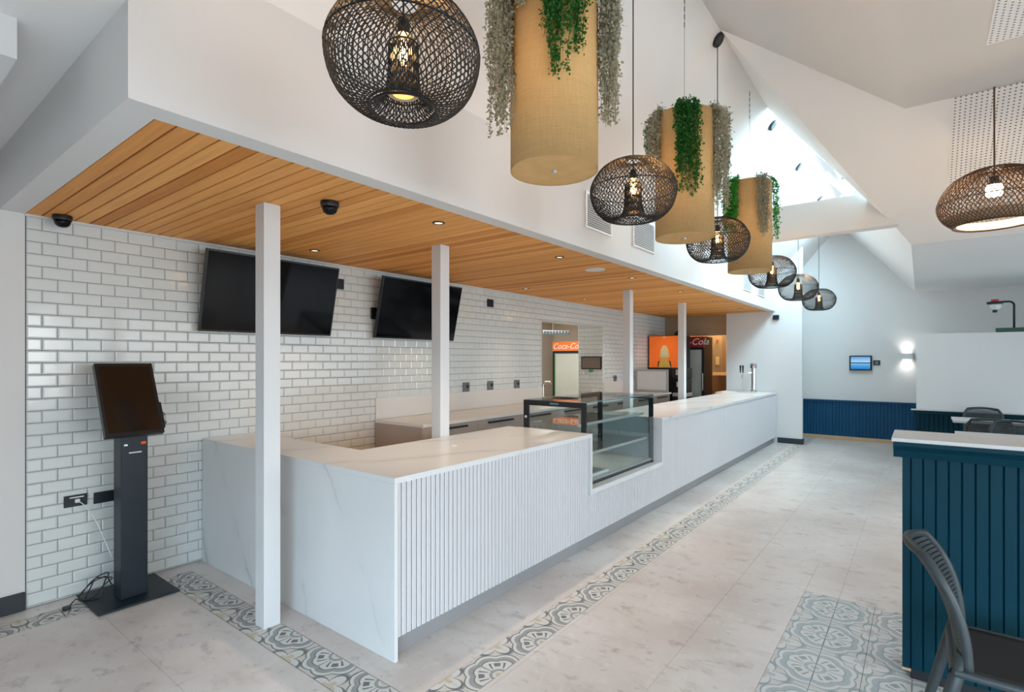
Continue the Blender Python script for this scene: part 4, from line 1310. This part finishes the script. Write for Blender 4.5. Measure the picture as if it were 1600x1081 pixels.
# ---------------------------------------------------------------- beer tap at the far end
bt = empty('beer_tap', (10.6, 2.50, ZT), 'chrome beer tap tower on the far end of the counter', 'beer tap')
MB().cbox(10.45, 10.70, 2.44, 2.74, ZT, ZT + 0.022, 0.004).build('drip_tray', 'steel', bt)
MB().lathe([(0, 0.022), (0.055, 0.022), (0.05, 0.04), (0.038, 0.05), (0.036, 0.45), (0, 0.45)], (10.6, 2.48, ZT), 20).build('column', 'chrome', bt, smooth=False)
MB().lathe([(0, 0), (0.055, 0), (0.06, 0.03), (0.05, 0.085), (0, 0.09)], (10.6, 2.48, ZT + 0.45), 20).build('medallion', 'chrome', bt)
MB().tube([(10.6, 2.48, ZT + 0.36), (10.56, 2.56, ZT + 0.36), (10.54, 2.66, ZT + 0.34), (10.54, 2.67, ZT + 0.26)], 0.011, 8).build('spout', 'chrome', bt)
MB().tube([(10.55, 2.655, ZT + 0.36), (10.55, 2.655, ZT + 0.50)], [0.010, 0.018], 8).build('tap_handle', 'black', bt)
MB().tube([(10.55, 2.70, ZT + 0.36), (10.55, 2.70, ZT + 0.50)], [0.010, 0.018], 8).build('tap_handle', 'black', bt)
tag(MB().cbox(10.895, 10.938, 2.11, 2.21, 2.31, 2.395, 0.004).build('wall_sensor', 'charcoal', origin=(10.938, 2.16, 2.31)), 'small dark box under the end of the bulkhead', 'sensor')

# ---------------------------------------------------------------- far wall fittings
wsn = empty('wall_screen', (XB, 0.915, 1.362), 'small wall screen showing a blue seascape on the far wall', 'screen')
MB().cbox(XB - 0.06, XB - 0.001, 0.735, 1.095, 1.355, 1.635, 0.004).build('housing', 'charcoal', wsn)
t_ = NT('seascape_screen')
t_.t.nodes.remove(t_.b)
sepz = t_.n('ShaderNodeSeparateXYZ')
t_.t.links.new(t_.pos(), sepz.inputs[0])
hz = t_.math('DIVIDE', t_.math('SUBTRACT', sepz.outputs[2], 1.375), 0.24)
hz = t_.math('ADD', hz, t_.math('MULTIPLY', t_.math('SUBTRACT', t_.noise(t_.mapped(t_.pos(), (1, 9, 30)), 1.0, 3), 0.5), 0.06))
colr = t_.ramp(hz, [(0.0, (0.02, 0.22, 0.60)), (0.3, (0.10, 0.38, 0.78)), (0.44, (0.25, 0.55, 0.85)), (0.47, (0.01, 0.06, 0.20)), (0.53, (0.02, 0.10, 0.28)), (0.56, (0.45, 0.72, 0.92)), (1.0, (0.10, 0.36, 0.80))])
em = t_.n('ShaderNodeEmission')
t_.t.links.new(colr, em.inputs[0]); em.inputs[1].default_value = 0.8
t_.t.links.new(em.outputs[0], t_.out.inputs[0])
MB().box(XB - 0.0625, XB - 0.0605, 0.76, 1.07, 1.378, 1.612).build('screen', t_.m, wsn)
sw = empty('light_switch', (XB, 0.66, 1.5), 'dark switch plate right of the wall screen', 'switch')
MB().cbox(XB - 0.02, XB - 0.001, 0.61, 0.715, 1.455, 1.545, 0.003).build('plate', 'charcoal', sw)
MB().cbox(XB - 0.026, XB - 0.0202, 0.635, 0.69, 1.475, 1.525, 0.002).build('rocker', 'plug_grey', sw)
wlm = empty('wall_sconce', (XB, 0.205, 1.62), 'white up-and-down wall light glowing on the far wall', 'wall lamp')
MB().cbox(XB - 0.10, XB - 0.001, 0.115, 0.30, 1.565, 1.675, 0.004).build('body', 'white_plastic', wlm)
for (zz, dz) in ((1.6765, 1), (1.5635, -1)):
    MB().box(XB - 0.085, XB - 0.02, 0.14, 0.275, zz - 0.001, zz + 0.001).build('lens', 'sconce_glow', wlm)
    area('sconce_light', (XB - 0.055, 0.205, zz + dz * 0.006), (0.12, 0, dz), 0.07, 0.12, 0.55, (1.0, 0.96, 0.90), 120)
gbx = tag(MB().cbox(10.66, 10.76, -1.9, -0.885, 1.966, 2.03, 0.004).build('green_box', 'dark_green', origin=(10.71, -1.4, 1.966)), 'dark green box lying on top of the low screen wall', 'box')
cc = empty('bracket_camera', (10.71, -1.085, 2.03), 'white dome camera with red cap on a black gooseneck bracket', 'security camera')
yy = -1.085
path = [(10.71, yy, 2.0305), (10.71, yy, 2.36)] + [(10.71, yy + 0.06 - 0.06 * math.cos(t), 2.36 + 0.06 * math.sin(t)) for t in (0.4, 0.8, 1.2, 1.57)] + [(10.71, -0.90, 2.42)]
MB().tube(path, 0.014, 8).build('gooseneck', 'black', cc, smooth=True)
MB().lathe([(0, 0), (0.095, 0), (0.095, -0.03), (0.06, -0.035), (0, -0.035)], (10.71, -0.875, 2.425), 20).build('mount', 'charcoal', cc)
MB().lathe([(0.075, 0), (0.072, -0.04), (0.05, -0.075), (0.03, -0.085), (0, -0.085)], (10.71, -0.875, 2.388), 20).build('dome', 'white_plastic', cc, smooth=True)
MB().lathe([(0.03, 0), (0.028, -0.035), (0, -0.04)], (10.71, -0.875, 2.302), 14).build('lens', 'black', cc)
MB().lathe([(0, 0.0), (0.045, 0.0), (0.045, 0.035), (0, 0.04)], (10.71, -0.875, 2.426), 16).build('red_cap', 'red', cc)

# ---------------------------------------------------------------- dining partition
pa = empty('dining_partition', (3.4, 0.07, 0), 'chest-high teal board partition with a pale stone ledge', 'partition')
px0, px1, py1, py0 = 3.218, 3.50, 0.073, -2.2
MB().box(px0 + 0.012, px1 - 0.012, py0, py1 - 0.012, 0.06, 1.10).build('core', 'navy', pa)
def board_mesh(w, h):
    c = 0.005
    d = 0.012
    pr = [(0, -w / 2 + 0.001), (-d + c, -w / 2 + 0.001), (-d, -w / 2 + c), (-d, w / 2 - c), (-d + c, w / 2 - 0.001), (0, w / 2 - 0.001)]
    return MB().prism([(a, b, 0) for a, b in pr], (0, 0, h)).mesh('board', 'navy')
bw_ = 0.0475
bme = board_mesh(bw_, 1.04)
yb = py1 - 0.030
MB().box(px0, px0 + 0.012, py1 - 0.030, py1, 0.06, 1.10).build('corner_stile', 'navy', pa)
i = 0
while yb - bw_ > py0:
    inst(bme, 'board', (px0 + 0.012, yb - bw_ / 2 - 0.002, 0.06), pa)
    yb -= bw_
bme2 = board_mesh(bw_, 1.04)
for q in range(5): inst(bme2, 'board', (px0 + 0.04 + q * bw_, py1 - 0.012, 0.06), pa, (0, 0, -R(90)))
cap = MB()
prf = [(0.0, 1.082), (-0.012, 1.084), (-0.018, 1.10), (-0.024, 1.118), (-0.038, 1.135), (-0.045, 1.142), (-0.045, 1.160), (0.0, 1.160)]
cap.prism([(px0 + a, py0, z) for a, z in prf], (0, py1 + 0.035 - py0, 0))
cap.box(px0, px1, py0, py1 + 0.035, 1.101, 1.16)
cap.build('crown_moulding', 'navy', pa)
MB().cbox(px0 - 0.042, px1 + 0.045, py0, py1 + 0.042, 1.1605, 1.180, 0.003).build('ledge', 'table', pa)
MB().box(px0 + 0.03, px1 - 0.03, py0, py1 - 0.03, 0.0, 0.06).build('kick', 'black', pa)
MB().box(px0 - 0.002, px0 + 0.028, py1 - 0.034, py1 + 0.002, 0.048, 0.0598).build('brass_edge', 'brass', pa)

# ---------------------------------------------------------------- chairs and tables
def make_chair(label, group=None):
    r = empty('dining_chair', (0, 0, 0), label, 'chair', group)
    # seat (faces -Y locally)
    W2, D = 0.215, 0.42
    nx, ny = 10, 10
    def seatz(u, v): return 0.452 - 0.016 * (1 - (2 * u - 1) ** 2) * math.sin(PI * min(1, v * 0.9)) - 0.018 * max(0, v - 0.75) / 0.25
    top, bot = [], []
    for j in range(ny + 1):
        for i_ in range(nx + 1):
            u, v = i_ / nx, j / ny
            wv = W2 * (0.92 + 0.08 * math.sin(PI * min(1, 0.3 + v * 0.7)))
            x, y = (2 * u - 1) * wv, 0.19 - v * D
            top.append((x, y, seatz(u, v)))
            bot.append((x, y, seatz(u, v) - 0.022))
    N = nx + 1
    fs = []
    nt = len(top)
    for j in range(ny):
        for i_ in range(nx):
            a = j * N + i_
            fs += [(a, a + N, a + N + 1, a + 1), (nt + a, nt + a + 1, nt + a + N + 1, nt + a + N)]
    edge = [i_ for i_ in range(N)] + [j * N + nx for j in range(1, ny + 1)] + [ny * N + i_ for i_ in range(nx - 1, -1, -1)] + [j * N for j in range(ny - 1, 0, -1)]
    for k in range(len(edge)):
        a, b = edge[k], edge[(k + 1) % len(edge)]
        fs.append((a, b, nt + b, nt + a))
    MB().add(top + bot, fs).build('seat', 'chair_seat', r, smooth=True, world=False)
    rimp = [top[i_] for i_ in edge]
    rimp = [Vector(p) + Vector((0, 0, -0.012)) for p in rimp] 
    rimp.append(rimp[0])
    MB().tube(rimp, 0.016, 8, False).build('seat_rim', 'chair', r, smooth=True, world=False)
    # backrest: curved shell of horizontal slats between two bent uprights
    def bp(u, t):
        w = 0.205 * (1.0 + 0.06 * math.sin(PI * t)) * (1 - 0.18 * max(0, t - 0.8) / 0.2)
        x = (2 * u - 1) * w
        y = 0.175 + 0.035 * t + 0.055 * t * t - 0.055 * ((2 * u - 1) ** 2) * (0.5 + 0.5 * t)
        y += 0.06 * t ** 3
        z = 0.45 + 0.375 * t
        return Vector((x, y, z))
    rows = 20
    sl = MB()
    for k in range(rows):
        t0, t1 = 0.12 + 0.86 * k / rows, 0.12 + 0.86 * (k + 0.72) / rows
        m = 12
        vs = []
        for (tt, off) in ((t0, 0), (t1, 0), (t1, 0.010), (t0, 0.010)):
            for i_ in range(m + 1):
                p = bp(i_ / m, tt)
                vs.append(p + Vector((0, off, 0)))
        ff = []
        for q in range(4):
            q2 = (q + 1) % 4
            for i_ in range(m):
                ff.append((q * (m + 1) + i_, q * (m + 1) + i_ + 1, q2 * (m + 1) + i_ + 1, q2 * (m + 1) + i_))
        sl.add(vs, ff)
    tag(sl.build('backrest', 'chair', r, smooth=False, world=False), kind='stuff')
    fr = [bp(0, t / 14) for t in range(15)] + [bp(i_ / 14, 1.0) + Vector((0, 0.0, 0.012 * math.sin(PI * i_ / 14))) for i_ in range(1, 14)] + [bp(1, t / 14) for t in range(14, -1, -1)]
    fr = [p + Vector((0, 0.005, 0)) for p in fr]
    MB().tube(fr, 0.0165, 8).build('back_frame', 'chair', r, smooth=True, world=False)
    for sx in (-1, 1):
        MB().tube([(sx * 0.20, -0.20, 0.44), (sx * 0.215, -0.225, 0.22), (sx * 0.225, -0.235, 0.0)], [0.022, 0.018, 0.014], 8).build('leg', 'chair', r, smooth=True, world=False)
        MB().tube([(sx * 0.195, 0.165, 0.50), (sx * 0.205, 0.20, 0.36), (sx * 0.215, 0.25, 0.15), (sx * 0.22, 0.285, 0.0)], [0.024, 0.022, 0.018, 0.014], 8).build('leg', 'chair', r, smooth=True, world=False)
    return r
ch = make_chair('dark grey plastic chair beside the teal partition, close to the viewer', 'dining chairs')
ch.location = (2.685, -0.285, 0)
ch.rotation_euler = (0, 0, 0)
for (x, y, rz, lab) in ((10.2, -0.72, -R(90), 'dark grey chair in front of the low screen wall'), (8.88, -0.66, R(90), 'dark grey chair with its back to the viewer at the farther table'),
                        (8.18, -0.86, -R(90), 'dark grey chair facing the viewer at the table behind the partition')):
    c = copy_tree(ch)
    c['label'] = lab
    c.location = (x, y, 0)
    c.rotation_euler = (0, 0, rz)
def table(x0, x1, y0, y1, label):
    r = empty('dining_table', ((x0 + x1) / 2, (y0 + y1) / 2, 0), label, 'table', 'dining tables')
    MB().cbox(x0, x1, y0, y1, 0.718, 0.748, 0.005).build('table_top', 'table', r)
    cx, cy = (x0 + x1) / 2, (y0 + y1) / 2
    MB().tube([(cx, cy, 0.02), (cx, cy, 0.70)], 0.035, 12).build('pedestal', 'black', r)
    MB().lathe([(0, 0), (0.24, 0), (0.24, 0.012), (0.05, 0.028), (0, 0.028)], (cx, cy, 0.001), 28).build('foot', 'black', r)
    MB().box(cx - 0.2, cx + 0.2, cy - 0.2, cy + 0.2, 0.70, 0.7175).build('top_plate', 'black', r)
table(9.20, 9.80, -1.45, -0.335, 'pale dining table by the low screen wall')
table(7.25, 7.86, -1.55, -0.30, 'pale dining table just behind the partition')

# lights of the hidden rooms
area('kitchen_panel_light', (8.6, 5.9, 2.68), (0, 0, -1), 1.2, 0.6, 60, (1.0, 0.93, 0.83))
area('passage_light', (12.0, 3.5, 2.7), (0, 0, -1), 0.5, 0.5, 55, (1.0, 0.72, 0.42))
